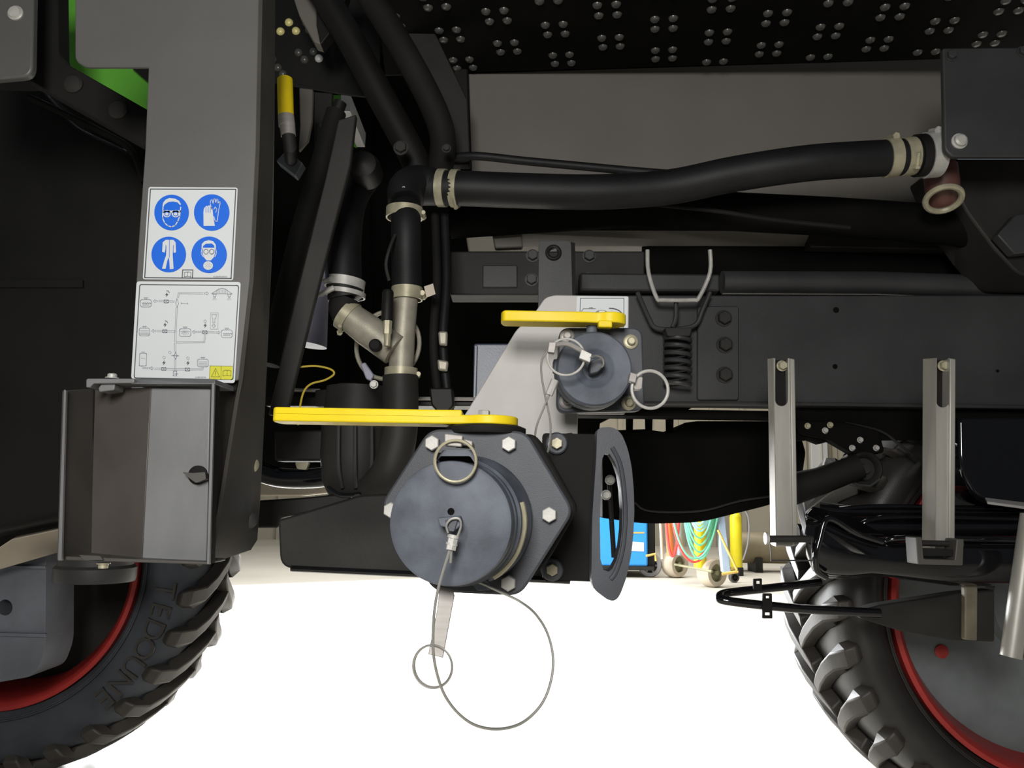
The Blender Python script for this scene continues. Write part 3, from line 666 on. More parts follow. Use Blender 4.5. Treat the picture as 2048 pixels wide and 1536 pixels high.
# bottom tray
t = thing('black_splash_tray', 'black splash tray with rounded lower corner behind the large valve', 'tray', W(820, 1080, 1.05))
b = MB(); b.px(rounded([(556, 1040), (720, 990), (830, 985), (1150, 1000), (1145, 1162), (560, 1136)], [6, 10, 10, 0, 12, 26]), 1.05, 0.01); b.put('tray_plate', CHASD, t, bevel=0.003)
b = MB(); b.tube(pxpath([(582, 1137, 1.05), (800, 1147, 1.05), (1140, 1162, 1.05)], 3), 0.004, 8); b.put('lower_lip', BLKG, t)

# belly, right of centre
t = thing('black_suspension_belly', 'matt black bulging underbody right of the crescent handle', 'underbody', W(1380, 940, 1.6))
b = MB()
b.px(rounded([(1205, 862), (1238, 860), (1290, 858), (1345, 866), (1370, 845), (1395, 842), (1560, 842), (1605, 880), (1612, 905), (1600, 985), (1540, 1010), (1400, 1045), (1290, 1048), (1205, 1036)], [3, 3, 3, 3, 3, 3, 10, 6, 6, 10, 20, 30, 30, 0]), 1.6, 0.25); b.put('casing', BELLY, t, bevel=0.02)
b = MB(); b.tube(pxpath([(1270, 1005, 1.59), (1300, 1022, 1.59), (1400, 1022, 1.59), (1480, 1002, 1.59), (1560, 990, 1.59)], 5), 0.0022, 8); b.put('weld_line', CHASD, t)
b = MB()
for (x, y) in ((1261, 850), (1300, 846), (1342, 848)):
    b = MB(); b.px(rounded([(x - 6, 820), (x + 6, 820), (x + 5, y + 16), (x - 5, y + 16)], 2), 1.62, 0.03); b.put('mount_lug', BELLY, t, bevel=0.003)

t = thing('suspension_arm', 'black suspension arm ending in a round bushing ring', 'arm', W(1680, 950, 1.42))
b = MB(); b.tube([W(1560, 985, 1.40), W(1640, 962, 1.39), W(1720, 932, 1.38)], [s(34, 1.4), s(27, 1.4), s(24, 1.4)], 20); b.put('arm_tube', BLKS, t)
b = MB(); b.lathe(W(1732, 938, 1.40), TOC, [(s(34, 1.4), -0.05), (s(34, 1.4), 0.0), (s(30, 1.4), 0.004), (s(25, 1.4), 0.0), (s(22, 1.4), -0.01), (s(10, 1.4), -0.01), (s(9, 1.4), 0.0)], 32); b.put('bushing', CHASD, t)
b = MB(); b.tube([W(1700, 962, 1.39), W(1716, 970, 1.39), W(1740, 972, 1.39), (W(1760, 958, 1.39))], s(3, 1.4), 8); b.put('bushing_rim', CHAS, t)
b = MB(); b.px(rounded([(1590, 838), (1700, 846), (1760, 862), (1770, 905), (1720, 915), (1660, 880), (1600, 868)], 8), 1.41, 0.03); b.put('mount_block', BELLY, t, bevel=0.008)
for (x, y, m) in ((1615, 852, ZINCY), (1660, 850, ZINCY), (1650, 861, ZINC), (1720, 880, ZINC), (1704, 896, ZINC), (1752, 896, ZINC)):
    b = MB(); b.hexbolt(W(x, y, 1.41), TOC, s(5, 1.41), 0.006); b.put('bolt', m, t)
b = MB(); b.tube(pxpath([(1690, 846, 1.42), (1760, 862, 1.42), (1800, 890, 1.42), (1850, 930, 1.42)], 5), 0.0025, 8); b.put('brake_line', CHASD, t)

# ============================================================ CHANNEL HANGERS
def channel(label, x0, x1, x2, x3, ytop, ybot, Y, slot, lm):
    """x0..x1 left wall, x1..x2 web, x2..x3 right wall"""
    t = thing('channel_hanger', label, 'hanger', W((x0 + x3) / 2, ybot, Y))
    c = (x1 + x2) / 2
    sl = rounded([(slot[0], slot[2]), (slot[1], slot[2]), (slot[1], slot[3]), (slot[0], slot[3])], [0, 0, 8, 8])
    # web is open at the top along the slot: a U cut-out
    web = [(x1, ytop), (slot[0], ytop)] + [(slot[0], slot[3] - 12)] + [(slot[0] + (slot[1] - slot[0]) * (0.5 - 0.5 * math.cos(a * math.pi / 8)), slot[3] - 12 + 12 * math.sin(a * math.pi / 8)) for a in range(1, 8)] + [(slot[1], slot[3] - 12), (slot[1], ytop), (x2, ytop), (x2 + lm, ybot), (x1 + lm, ybot)]
    b = MB(); b.px(web, Y, 0.004); b.put('web', CHAN, t, bevel=0.0008)
    Yb = Y * (x1 - 1024) / (x0 - 1024)
    b = MB(); b.prism([W(x1, ytop, Y - 0.001), W(x1 + lm, ybot, Y - 0.001), W(x0 + lm, ybot - 4, Yb), W(x0, ytop + 2, Yb)], (0.0015, 0.0005, 0)); b.put('left_wall', CHAN, t)
    b = MB(); b.px([(x2, ytop), (x3, ytop + 2), (x3 + lm, ybot - 4), (x2 + lm, ybot)], Y - 0.004, 0.030); b.put('right_wall', CHAN, t, bevel=0.0015)
    b = MB()
    yy = slot[2] + 14
    b.hexbolt(W((slot[0] + slot[1]) / 2, yy, Y + 0.012), TOC, s(9, Y), 0.008); b.put('bolt', ZINCY, t)
    b = MB()
    b.px([(slot[0] - 6, ytop + 4), (slot[1] + 6, ytop + 4), (slot[1] + 6, slot[3] + 4), (slot[0] - 6, slot[3] + 4)], Y + 0.016, 0.02); b.put('slot_insert', BLKS, t)
    return t
t1 = channel('left galvanised channel hanger with open slot, wire latch at its foot', 1535, 1546, 1580, 1590, 716, 1093, 1.16, (1551, 1576, 718, 812), 6)
b = MB(); b.tube([W(1533, 1078, 1.14), W(1625, 1078, 1.14)], s(7, 1.14), 14); b.put('cross_pin', CHASD, t1)
b = MB(); b.lathe(W(1536, 1077, 1.14), -Xax, [(s(12, 1.14), 0), (s(12, 1.14), 0.004)], 14); b.put('pin_washer', ZINC, t1)
b = MB(); b.tube([W(1541, 1088, 1.13), W(1542, 1121, 1.13), W(1624, 1121, 1.13), W(1623, 1080, 1.13)], 0.0011, 8); b.put('wire_latch', CHAS, t1)
t2 = channel('right galvanised channel hanger with bright left edge, clamped at its foot', 1846, 1872, 1900, 1912, 716, 1104, 1.12, (1873, 1898, 718, 815), -2)
b = MB(); b.px(rounded([(1832, 1074), (1844, 1074), (1848, 1118), (1910, 1120), (1914, 1078), (1928, 1078), (1926, 1131), (1836, 1129)], 3), 1.08, 0.03); b.put('clamp_bracket', BOXD, t2, bevel=0.001)
b = MB(); b.px([(1846, 1098), (1914, 1100), (1912, 1112), (1848, 1112)], 1.085, 0.03); b.put('rubber_pad', BLK, t2)
b = MB(); b.tube([W(1838, 1086, 1.1), W(1925, 1088, 1.1)], s(6, 1.1), 12); b.put('cross_pin', CHASD, t2)

# glossy black mudguard at right
t = thing('glossy_black_mudguard', 'glossy black moulded mudguard over the right wheel', 'mudguard', W(1850, 1110, 1.25))
def sweep_profile(xs, prof, name, m, bevel=0):
    """prof(px) -> list of (py, Y) going round; lofted along px"""
    b = MB(); rings = [[W(x, py, Y) for (py, Y) in prof(x)] for x in xs]
    n = len(rings[0]); vs = [p for r in rings for p in r]; fs = []
    for i in range(len(rings) - 1):
        for k in range(n):
            fs.append((i * n + k, i * n + (k + 1) % n, (i + 1) * n + (k + 1) % n, (i + 1) * n + k))
    fs.append(tuple(range(n))); fs.append(tuple(range(len(vs) - n, len(vs))))
    b.add(vs, fs); return b.put(name, m, t, smooth=True, angle=70)
def interp(x, tab):
    for i in range(len(tab) - 1):
        if x <= tab[i + 1][0]:
            u = (x - tab[i][0]) / (tab[i + 1][0] - tab[i][0]); return tab[i][1] * (1 - u) + tab[i + 1][1] * u
    return tab[-1][1]
topT = [(1612, 1035), (1640, 1030), (1700, 1060), (1745, 1080), (1790, 1085), (1850, 1082), (2300, 1085)]
botT = [(1612, 1110), (1625, 1142), (1650, 1156), (1700, 1158), (1745, 1153), (1800, 1159), (1900, 1172), (2000, 1172), (2300, 1165)]
def profA(x):
    a = interp(x, topT); c = interp(x, botT); out = []
    for k in range(16):
        an = 2 * math.pi * k / 16; cy = (a + c) / 2; h = (c - a) / 2
        sx = math.copysign(abs(math.sin(an)) ** 0.6, math.sin(an)); cx_ = math.copysign(abs(math.cos(an)) ** 0.6, math.cos(an))
        out.append((cy - h * cx_, 1.3 + 0.06 * sx))
    return out
sweep_profile([1612, 1618, 1626, 1640, 1660, 1700, 1745, 1790, 1850, 1900, 2000, 2300], profA, 'guard_skirt', BLKG)
def profB(y0, y1, Yc, d):
    def f(x):
        sh = 0 if x > 1700 else (1700 - x) * 0.12
        out = []
        for k in range(12):
            an = 2 * math.pi * k / 12
            out.append(((y0 + y1) / 2 - (y1 - y0) / 2 * math.cos(an) - sh, Yc + d * math.sin(an)))
        return out
    return f
sweep_profile([1640, 1700, 1760, 1900, 2300], profB(1010, 1040, 1.42, 0.03), 'top_ridge', BLKG)
sweep_profile([1650, 1700, 1760, 1900, 2300], profB(1036, 1080, 1.37, 0.03), 'middle_ridge', BLKG)
b = MB(); b.prism([W(1612, 1030, 1.25), W(1625, 1012, 1.3), W(1700, 1030, 1.3), W(1770, 1070, 1.27), W(1690, 1066, 1.25)], (0, 0.006, -0.004)); b.put('front_flap', BLKG, t, bevel=0.002)
for pts in ([(1652, 1154, 1.25), (1634, 1140, 1.24), (1632, 1110, 1.235), (1640, 1075, 1.235), (1650, 1042, 1.235), (1668, 1040, 1.235), (1712, 1066, 1.235), (1765, 1084, 1.24)],
            [(1640, 1024, 1.40), (1740, 1014, 1.395), (1900, 1016, 1.395), (2300, 1024, 1.395)], [(1720, 1052, 1.35), (1760, 1037, 1.345), (1900, 1036, 1.345), (2300, 1046, 1.345)], [(1770, 1083, 1.26), (1850, 1076, 1.25), (2300, 1088, 1.25)]):
    b = MB(); b.tube(pxpath(pts, 6), s(6, 1.3), 14); b.put('edge_bead', BLKG, t)  # gloss tubes added to catch streaks of highlight along the edges
# glossy black bumper tank above it on the right
t = thing('glossy_black_shroud', 'glossy black rounded shroud at the right edge above the mudguard', 'shroud', W(1980, 930, 1.5))
b = MB(); b.px(rounded([(1918, 835), (2300, 835), (2300, 1050), (2040, 1022), (1950, 1000), (1920, 940)], [10, 0, 0, 10, 40, 40]), 1.36, 0.07); b.put('shroud_shell', BLKG, t, bevel=0.02, seg=4)
b = MB(); b.prism([W(1970, 1000, 1.36), W(2300, 1040, 1.36), W(2300, 1052, 1.33), W(1975, 1008, 1.33)], (0, 0, 0.004)); b.put('bright_lip', ALU, t)

# loop rail and bracket over the right wheel
t = thing('bent_tube_loop', 'black bent tube loop sticking out left of the right wheel', 'tube rail', W(1500, 1190, 1.32))
b = MB(); b.tube(pxpath([(1640, 1164, 1.40), (1560, 1174, 1.38), (1470, 1184, 1.36), (1446, 1188, 1.34), (1440, 1194, 1.32), (1450, 1201, 1.31), (1540, 1212, 1.3), (1640, 1220, 1.3), (1760, 1226, 1.3)], 6), s(8.5, 1.32), 16); b.put('tube', BLKG, t)
for (x, y, Y, h) in ((1516, 1165, 1.35, 14), (1535, 1187, 1.29, 0)):
    if h: pts = rounded([(x - 9, y - 7), (x + 8, y - 8), (x + 8, y + 16), (x - 9, y + 16)], 2); hole = [(x - 3, y - 3), (x + 4, y - 3), (x + 4, y + 3), (x - 3, y + 3)]
    else: pts = rounded([(x - 9, y), (x + 9, y), (x + 10, y + 50), (x - 10, y + 50)], 2); hole = [(x - 5, y + 38), (x + 5, y + 38), (x + 5, y + 44), (x - 5, y + 44)]
    hs = [hole] + ([[(x - 3, y + 5), (x + 4, y + 5), (x + 4, y + 10), (x - 3, y + 10)]] if not h else [])
    b = MB(); b.px(pts, Y, 0.004, hs); b.put('tab', BLKS, t, bevel=0.0006)
t = thing('wheel_side_bracket', 'dark bracket plate in front of the right tyre top', 'bracket', W(1850, 1220, 1.3))
b = MB(); b.px(rounded([(1715, 1222), (1760, 1210), (1915, 1186), (1990, 1180), (1990, 1284), (1900, 1280), (1800, 1262), (1720, 1236)], 6), 1.3, 0.03); b.put('bracket_plate', CHASD, t, bevel=0.003)
b = MB(); b.px([(1930, 1168), (1956, 1168), (1955, 1282), (1930, 1280)], 1.285, 0.012); b.put('upright_bar', OLDB, t, bevel=0.002)
t = thing('leaning_steel_tube', 'scuffed steel tube leaning at the lower right edge', 'tube', W(2030, 1200, 1.2))
b = MB(); b.tube([W(2062, 1030, 1.2), W(2046, 1140, 1.2), W(2022, 1314, 1.2)], s(19, 1.2), 20); b.put('tube', CHAN, t)

# ============================================================ GREY PLATE, VALVES
t = thing('light_grey_mounting_plate', 'light grey sloped mounting plate behind both valves', 'mounting plate', W(1090, 750, 0.95))
b = MB(); b.px(rounded([(1090, 595), (1109, 590), (1258, 592), (1257, 690), (1250, 828), (1156, 828), (1155, 890), (890, 890), (933, 824), (1032, 661), (1072, 622)], [10, 6, 4, 0, 0, 0, 0, 0, 8, 8, 8]), 0.95, 0.006)
gp = b.put('plate', ALU, t, bevel=0.001)
Ys = 0.9492
b = MB(); b.px(rounded([(1154, 592.5), (1256, 593), (1255, 662), (1151, 659)], 3.5), Ys, 0.0006); lb = b.put('valve_label', WHT, t)
def stroke(b, pts, w, Y, closed=False, f=None):
    f = f or (lambda x, y: (x, y))
    n = len(pts)
    for i in range(n if closed else n - 1):
        a = V((*pts[i], 0)); c = V((*pts[(i + 1) % n], 0)); d = (c - a)
        if d.length < 1e-6: continue
        d.normalize(); nn = V((-d.y, d.x, 0)) * w / 2; e = d * w * 0.35
        q = [a - e + nn, c + e + nn, c + e - nn, a - e - nn]
        b.flat([W(*f(p.x, p.y), Y) for p in q])
def disc(cx, cy, rx, ry=None, n=28):
    ry = ry or rx
    return [(cx + rx * math.cos(2 * math.pi * k / n), cy + ry * math.sin(2 * math.pi * k / n)) for k in range(n)]
b = MB(); C7 = lambda x, y: (1150 + x / 17.07, 580 + y / 17.07)
stroke(b, [(155, 1250), (185, 280), (1670, 280), (1665, 1265), (120, 1260)], 22, 0.9488, True, C7); b.put('label_border', INK, lb)
b = MB()
stroke(b, [(230, 710), (285, 640), (700, 640)], 18, 0.9488, False, C7)
stroke(b, [(490, 605), (600, 605)], 22, 0.9488, False, C7); stroke(b, [(500, 605), (500, 640)], 16, 0.9488, False, C7); stroke(b, [(585, 605), (585, 640)], 16, 0.9488, False, C7)
stroke(b, [(1170, 625), (1290, 630), (1400, 655), (1500, 700), (1580, 770)], 38, 0.9488, False, C7)
stroke(b, [(230, 710), (230, 1150), (800, 1150)], 18, 0.9488, False, C7)
b.put('label_pictogram', INK, lb)

# ---- black carrier with crescent handle (right of the large valve)
t = thing('black_carrier_plate', 'black carrier plate with a crescent shaped grab handle right of the large valve', 'carrier', W(1180, 1010, 0.82))
b = MB(); b.px(rounded([(1085, 866), (1200, 868), (1196, 1164), (1085, 1160)], [8, 2, 2, 8]), 0.84, 0.012); b.put('plate', BLKS, t, bevel=0.002)
C4 = lambda x, y: (740 + x / 3.49, 780 + y / 3.49)
outer = [C4(*p) for p in [(1585, 262), (1700, 258), (1758, 305), (1800, 410), (1828, 540), (1842, 700), (1846, 850), (1838, 1020), (1822, 1160), (1790, 1310), (1750, 1420), (1725, 1460), (1695, 1474), (1655, 1462), (1562, 1392), (1545, 1320), (1550, 900), (1580, 450)]]
inner = [C4(*p) for p in [(1640, 440), (1672, 446), (1706, 500), (1738, 590), (1755, 700), (1762, 850), (1758, 980), (1745, 1090), (1720, 1190), (1690, 1250), (1665, 1268), (1630, 1255), (1608, 1180), (1604, 900), (1612, 600), (1622, 480)]]
b = MB(); b.px(rounded(outer, 12, 3), 0.79, 0.022, [inner]); b.put('crescent_handle', FLG, t, bevel=0.0025)
b = MB(); rid = [C4(*p) for p in [(1690, 400), (1740, 500), (1768, 640), (1782, 830), (1776, 1010), (1755, 1150), (1715, 1270), (1680, 1320)]]
b.tube(cat([W(x, y, 0.789) for x, y in rid], 4), 0.0022, 8); b.put('handle_rib', FLG, t)
for (x, y) in ((1113, 887), (1104, 1139)):
    b = MB(); b.lathe(W(x, y, 0.84), TOC, [(s(22, .84), 0), (s(22, .84), 0.004), (s(19, .84), 0.006)], 24); b.put('boss', FLG, t)
    b = MB(); b.hexbolt(W(x, y, 0.834), TOC, s(12, .83), 0.007, False); b.put('bolt', ZINCY, t)
b = MB(); b.px(rounded([(1100, 1150), (1140, 1148), (1142, 1163), (1090, 1163)], 3), 0.86, 0.04); b.put('rear_lip', BLKS, t)
b = MB(); b.tube([W(1218, 960, 0.9), W(1223, 1040, 0.9), W(1228, 1115, 0.9)], 0.0028, 8); b.put('tie_rod', BLK, t)
for (x, y) in ((1220, 960), (1212, 990)):
    b = MB(); b.hexbolt(W(x, y, 0.89), TOC, s(8, .89), 0.006); b.put('bolt', ZINC, t)

# ---- large valve
t = thing('large_ball_valve', 'large black flanged ball valve with a long yellow lever', 'valve', W(955, 1022, 0.74))
axv = (W(903, 1042, 0.62) - W(955, 1024, 0.72)).normalized()      # axis towards the viewer, turned slightly left
def onplane(px, py, p0, n):
    d = ray(px, py); o0 = V((0, 0, CAMZ)); return o0 + d * ((p0 - o0).dot(n) / d.dot(n))
P0 = W(955, 1022, 0.72)
axf = V((-0.10, -1, 0)).normalized()
fl = rounded([(858, 858), (1052, 862), (1148, 1022), (1040, 1192), (868, 1184), (760, 1010)], 24, 6)
b = MB(); b.prism([onplane(x, y, P0, axf) for x, y in fl], -axf * 0.016); b.put('front_flange', FLG, t, bevel=0.0022)
fl2 = rounded([(870, 866), (1072, 868), (1156, 1018), (1092, 1128), (1040, 1180), (868, 1176), (775, 1010)], 16, 6)
b = MB(); b.prism([onplane(x, y, P0 - axf * 0.021, axf) for x, y in fl2], -axf * 0.05); b.put('valve_body', BLKS, t, bevel=0.003)
for (x, y) in ((867, 887), (1019, 889), (1099, 1029), (1018, 1165), (785, 1020), (886, 1148)):
    b = MB(); b.hexbolt(onplane(x, y, P0, axf), axf, s(15.5, .72), 0.0085, False); b.put('bolt', ZINC, t)
# stem and lever
stem = W(972, 857, 0.745)
b = MB(); b.lathe(stem + V((0, 0, -0.006)), Zax, [(s(78, .745), 0), (s(80, .745), 0.002), (s(80, .745), 0.006), (s(70, .745), 0.008)], 36); b.put('stem_collar', BLKS, t)
zL0 = W(985, 855, 0.745).z; 
def lever(parent, xl, xr, Y, z0, th, wid, hub_r, step, nub=None):
    """flat lever in a horizontal plane from px xl to px xr"""
    L = W(xl, 840, Y).x; Rr = W(xr, 840, Y).x - hub_r
    n = 10; pts = []
    hw = wid / 2
    for k in range(n + 1):
        a = math.pi / 2 + math.pi * k / n; pts.append((L + hw * 0.35 + math.cos(a) * hw * 0.35, Y + math.sin(a) * hw))
    pts += [(Rr - hub_r * 1.6, Y - hw), (Rr - hub_r * 0.9, Y - hub_r * 0.75)]
    m = 18
    for k in range(m + 1):
        a = -math.pi * 0.72 + 2 * math.pi * 0.72 * k / m; pts.append((Rr + hub_r * math.cos(a), Y + hub_r * math.sin(a)))
    pts += [(Rr - hub_r * 0.9, Y + hub_r * 0.75), (Rr - hub_r * 1.6, Y + hw)]
    b = MB(); b.prism([(x, y, z0) for x, y in pts], (0, 0, th))
    if step:
        arm = [p for p in pts if p[0] < Rr - hub_r * 0.85]
        b.prism([(x, y, z0 + th * 0.6) for x, y in arm], (0, 0, th * 0.4 + step))
    if nub:
        b.box((nub[0], Y - hub_r - 0.001, z0 - nub[2]), (nub[1], Y - hub_r * 0.4, z0 + 0.002))
    return b.put('lever', YEL, parent, bevel=0.0016, seg=3)
lever(t, 550, 1036, 0.745, zL0 + 0.001, 0.0085, 0.036, 0.027, 0.0045)
b = MB(); b.lathe(V((W(968, 830, .745).x, 0.745, zL0 + 0.0095)), Zax, [(s(20, .745), 0), (s(20, .745), 0.0014), (s(10, .745), 0.0016)], 20)
b.lathe(V((W(968, 830, .745).x, 0.745, zL0 + 0.0105)), Zax, [(s(12.5, .745), 0), (s(12.5, .745), 0.0045), (s(10.5, .745), 0.0055)], 6, a0=0.3); b.put('lever_bolt', ZINC, t)
# ---- large dust cap
t = thing('large_dust_cap', 'large round dust cap with hanging strap, ring and looped cable on the big valve', 'dust cap', W(903, 1045, 0.63))
cc = W(900, 1046, 0.62); rc = s(123, .62)
axc = V((-0.10, -1, 0.0)).normalized()
b = MB(); b.lathe(cc, -axc, [(rc * 0.06, 0.003), (rc * 0.065, 0.0), (rc * 0.93, 0.0), (rc * 0.985, 0.0012), (rc, 0.004), (rc * 1.0, 0.02), (rc * 1.03, 0.022), (rc * 1.03, 0.034), (rc * 1.08, 0.036), (rc * 1.08, 0.075), (rc * 1.16, 0.082), (rc * 1.18, 0.094)], 96); cap = b.put('cap_body', CAPM, t)
b = MB(); 
cb_ = cc - axc * 0.052
b.tube([cb_ + (V((1, -0.1, 0)).normalized() * math.cos(math.radians(a)) + Zax * math.sin(math.radians(a))) * rc * 1.09 for a in range(18, -62, -4)], 0.0032, 8); b.put('band_edge', ZINCY, cap)
b = MB(); b.lathe(onplane(902, 1023, cc, axc) + axc * 0.0002, axc, [(s(7, .62), -0.001), (s(7, .62), 0.0003), (0.0005, 0.0004)], 18); b.put('vent_hole', BELLY, cap)
# lug with eye
b = MB(); b.px(rounded([(874, 1036), (920, 1032), (925, 1046), (912, 1060), (880, 1052)], 4), 0.605, 0.015); b.put('eye_lug', CAPM, cap, bevel=0.002)
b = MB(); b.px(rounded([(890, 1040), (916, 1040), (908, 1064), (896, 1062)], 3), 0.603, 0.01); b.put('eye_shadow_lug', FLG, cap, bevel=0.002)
cable = [(896, 1066, .600), (893, 1050, .600), (903, 1038, .600), (918, 1038, .600), (922, 1052, .600), (914, 1075, .600)]
b = MB(); b.tube(pxpath(cable, 6), 0.0009, 8); b.put('cable_eye', WIRE, t)
b = MB(); b.tube([W(907, 1070, .600), W(901, 1100, .599)], s(10.5, .6), 6); b.tube([W(907, 1070, .600), W(906, 1076, .600)], s(12, .6), 12); b.tube([W(904, 1086, .6), W(903, 1090, .6)], s(12, .6), 12); b.put('ferrule', ZINC, t)
loop = [(900, 1098, .599), (890, 1130, .598), (877, 1175, .596), (869, 1220, .595), (866, 1270, .595), (867, 1310, .596), (876, 1355, .598), (892, 1395, .60), (920, 1430, .605), (955, 1452, .61), (1000, 1458, .62), (1045, 1445, .63), (1082, 1410, .64), (1101, 1365, .65), (1106, 1315, .66), (1094, 1265, .67), (1070, 1227, .68), (1040, 1203, .69), (1005, 1186, .69), (975, 1172, .69), (950, 1162, .69)]
b = MB(); b.tube(pxpath(loop, 6), 0.0011, 8); b.put('tether_cable', WIRE, t)
b = MB(); b.tube([W(903, 1100, .6), W(901, 1126, .6)], 0.001, 8); b.put('cable_tail', WIRE, t)
# top cam arm clip + ring
b = MB(); b.px(rounded([(868, 905), (950, 905), (950, 922), (868, 918)], 5), 0.63, 0.05); b.put('cam_slot', BELLY, t, bevel=0.002)
b = MB(); b.px(rounded([(889, 867), (926, 871), (923, 894), (889, 891)], 3), 0.612, 0.012); b.px([(905, 872), (945, 882), (945, 892), (905, 890)], 0.628, 0.04); b.put('cam_arm', STEEL, t, bevel=0.0015)
b = MB(); b.torus(W(911, 922, 0.610), V((0.05, 1, 0.05)), s(41, .61), 0.0011, 48, 8); b.torus(W(911, 922, 0.6128), V((0.02, 1, 0.03)), s(42, .61), 0.0011, 48, 8); b.put('pull_ring', ZINCY, t)
b = MB(); b.px(rounded([(866, 935), (885, 900), (945, 900), (955, 935), (940, 912), (880, 912)], 4), 0.618, 0.01); b.put('cam_hood', CAPM, t, bevel=0.002)
# hanging arm
b = MB(); b.prism([W(879, 1172, .655), W(905, 1178, .655), W(909, 1192, .653), W(886, 1316, .64), W(856, 1309, .64), W(874, 1220, .65)], (0, 0.003, 0)); b.put('hanging_strap', STEEL, t, bevel=0.0006)
b = MB(); b.torus(W(865, 1333, 0.64), V((0.25, 1, 0.0)), s(40, .64), 0.0008, 48, 8); b.torus(W(866, 1332, 0.643), V((0.3, 1, 0.0)), s(39, .64), 0.0008, 48, 8); b.put('pull_ring', WIRE, t)
b = MB(); b.px(rounded([(940, 1160), (975, 1160), (985, 1180), (955, 1182)], 4), 0.69, 0.01); b.put('cable_anchor', CAPM, t, bevel=0.002)

# ---- small valve
t = thing('small_ball_valve', 'small black square flanged valve with a short yellow lever', 'valve', W(1195, 740, 0.88))
b = MB(); b.px(rounded([(1118, 655), (1285, 655), (1290, 822), (1112, 826)], 22, 6), 0.88, 0.014); b.put('square_flange', FLG, t, bevel=0.002)
b = MB(); b.lathe(W(1196, 735, 0.895), Yax, [(s(84, .88), 0), (s(84, .88), 0.04), (s(50, .88), 0.05)], 40); b.put('valve_body', BLKS, t)
for (x, y) in ((1134, 673), (1261, 684), (1133, 803), (1257, 806)):
    b = MB(); b.lathe(W(x, y, 0.88), TOC, [(s(15, .88), 0), (s(15, .88), 0.002), (s(12, .88), 0.003), (s(8, .88), 0.003), (s(8, .88), 0.008), (s(6, .88), 0.009)], 24); b.put('bolt', ZINCY if x > 1200 else STEEL, t)
b = MB(); b.tube([W(1183, 668, .86), W(1184, 645, .86)], s(11, .86), 18); b.put('stem', CAPM, t)
zS = W(1100, 649, 0.855).z
lever(t, 998, 1252, 0.855, zS, 0.0118, 0.030, 0.0175, 0, (W(1196, 650, .84).x, W(1224, 650, .84).x, 0.006))
b = MB(); b.lathe(V((W(1203, 625, .855).x, 0.855, zS + 0.0115)), Zax, [(s(12, .855), 0), (s(12, .855), 0.0035), (s(10, .855), 0.0045)], 6); b.put('lever_bolt', ZINC, t)
# ---- small dust cap
t = thing('small_dust_cap', 'small round dust cap with two pull rings on the square flanged valve', 'dust cap', W(1190, 735, 0.82))
cs = W(1189, 737, 0.82); rs_ = s(77, .82)
b = MB(); b.lathe(cs, Yax, [(rs_ * 0.28, 0.007), (rs_ * 0.30, 0.006), (rs_ * 0.42, 0.004), (rs_ * 0.50, 0.0012), (rs_ * 0.55, 0.0), (rs_ * 0.95, 0.0), (rs_, 0.0025), (rs_, 0.014), (rs_ * 1.02, 0.016), (rs_ * 1.02, 0.035), (rs_ * 0.95, 0.037), (rs_ * 0.95, 0.06)], 72); cap = b.put('cap_body', CAPM, t)
b = MB(); b.px(rounded([(1180, 722), (1206, 712), (1212, 728), (1196, 744), (1180, 748)], 4), 0.808, 0.02); b.put('eye_lug', FLG, cap, bevel=0.002)
b = MB(); b.px(rounded([(1107, 718), (1128, 718), (1128, 745), (1107, 742)], 3), 0.83, 0.02); b.put('side_lug', CAPM, cap, bevel=0.002)
b = MB(); b.torus(W(1132, 714, 0.795), V((0.1, 1, 0)), s(37.5, .795), 0.0013, 48, 8); b.put('pull_ring', ZINC, t)
b = MB(); b.px(rounded([(1098, 684), (1113, 684), (1109, 706), (1095, 704)], 2), 0.79, 0.01); b.put('ring_clip', STEEL, t, bevel=0.001)
b = MB(); b.tube(pxpath([(1110, 690, .795), (1135, 688, .79), (1160, 700, .79), (1172, 708, .79)], 4), 0.0026, 8); b.put('cam_arm', STEEL, t)
b = MB(); b.px(rounded([(1163, 698), (1184, 708), (1180, 725), (1158, 716)], 2), 0.785, 0.008); b.put('ferrule', ZINC, t, bevel=0.001)
b = MB(); b.tube(pxpath([(1180, 716, .785), (1192, 711, .79), (1204, 716, .795), (1207, 728, .80), (1203, 734, .803)], 4), 0.0011, 8); b.put('cable_eye', WIRE, t)
b = MB(); b.torus(W(1300, 779, 0.80), V((-0.15, 1, 0.05)), s(38, .80), 0.0017, 48, 8); b.put('pull_ring', ZINC, t)
b = MB(); b.px(rounded([(1261, 744), (1275, 748), (1271, 766), (1257, 762)], 2), 0.79, 0.01); b.px(rounded([(1272, 752), (1286, 754), (1284, 778), (1270, 780), (1264, 768)], 3), 0.80, 0.01); b.put('ring_clip', STEEL, t, bevel=0.001)
b = MB(); b.tube(pxpath([(1097, 700, .80), (1084, 720, .80), (1083, 750, .80), (1090, 790, .80), (1100, 840, .80), (1101, 870, .80), (1098, 895, .81), (1090, 915, .82)], 6), 0.0010, 8); b.put('tether_cable', WIRE, t)
b = MB(); b.tube(pxpath([(1102, 781, .795), (1088, 815, .795), (1074, 850, .795), (1070, 880, .80), (1076, 905, .81), (1088, 918, .82)], 6), 0.0010, 8); b.put('tether_cable', WIRE, t)
b = MB(); b.tube([W(1110, 760, .795), W(1098, 790, .795)], s(8, .795), 8); b.put('ferrule', ZINC, t)

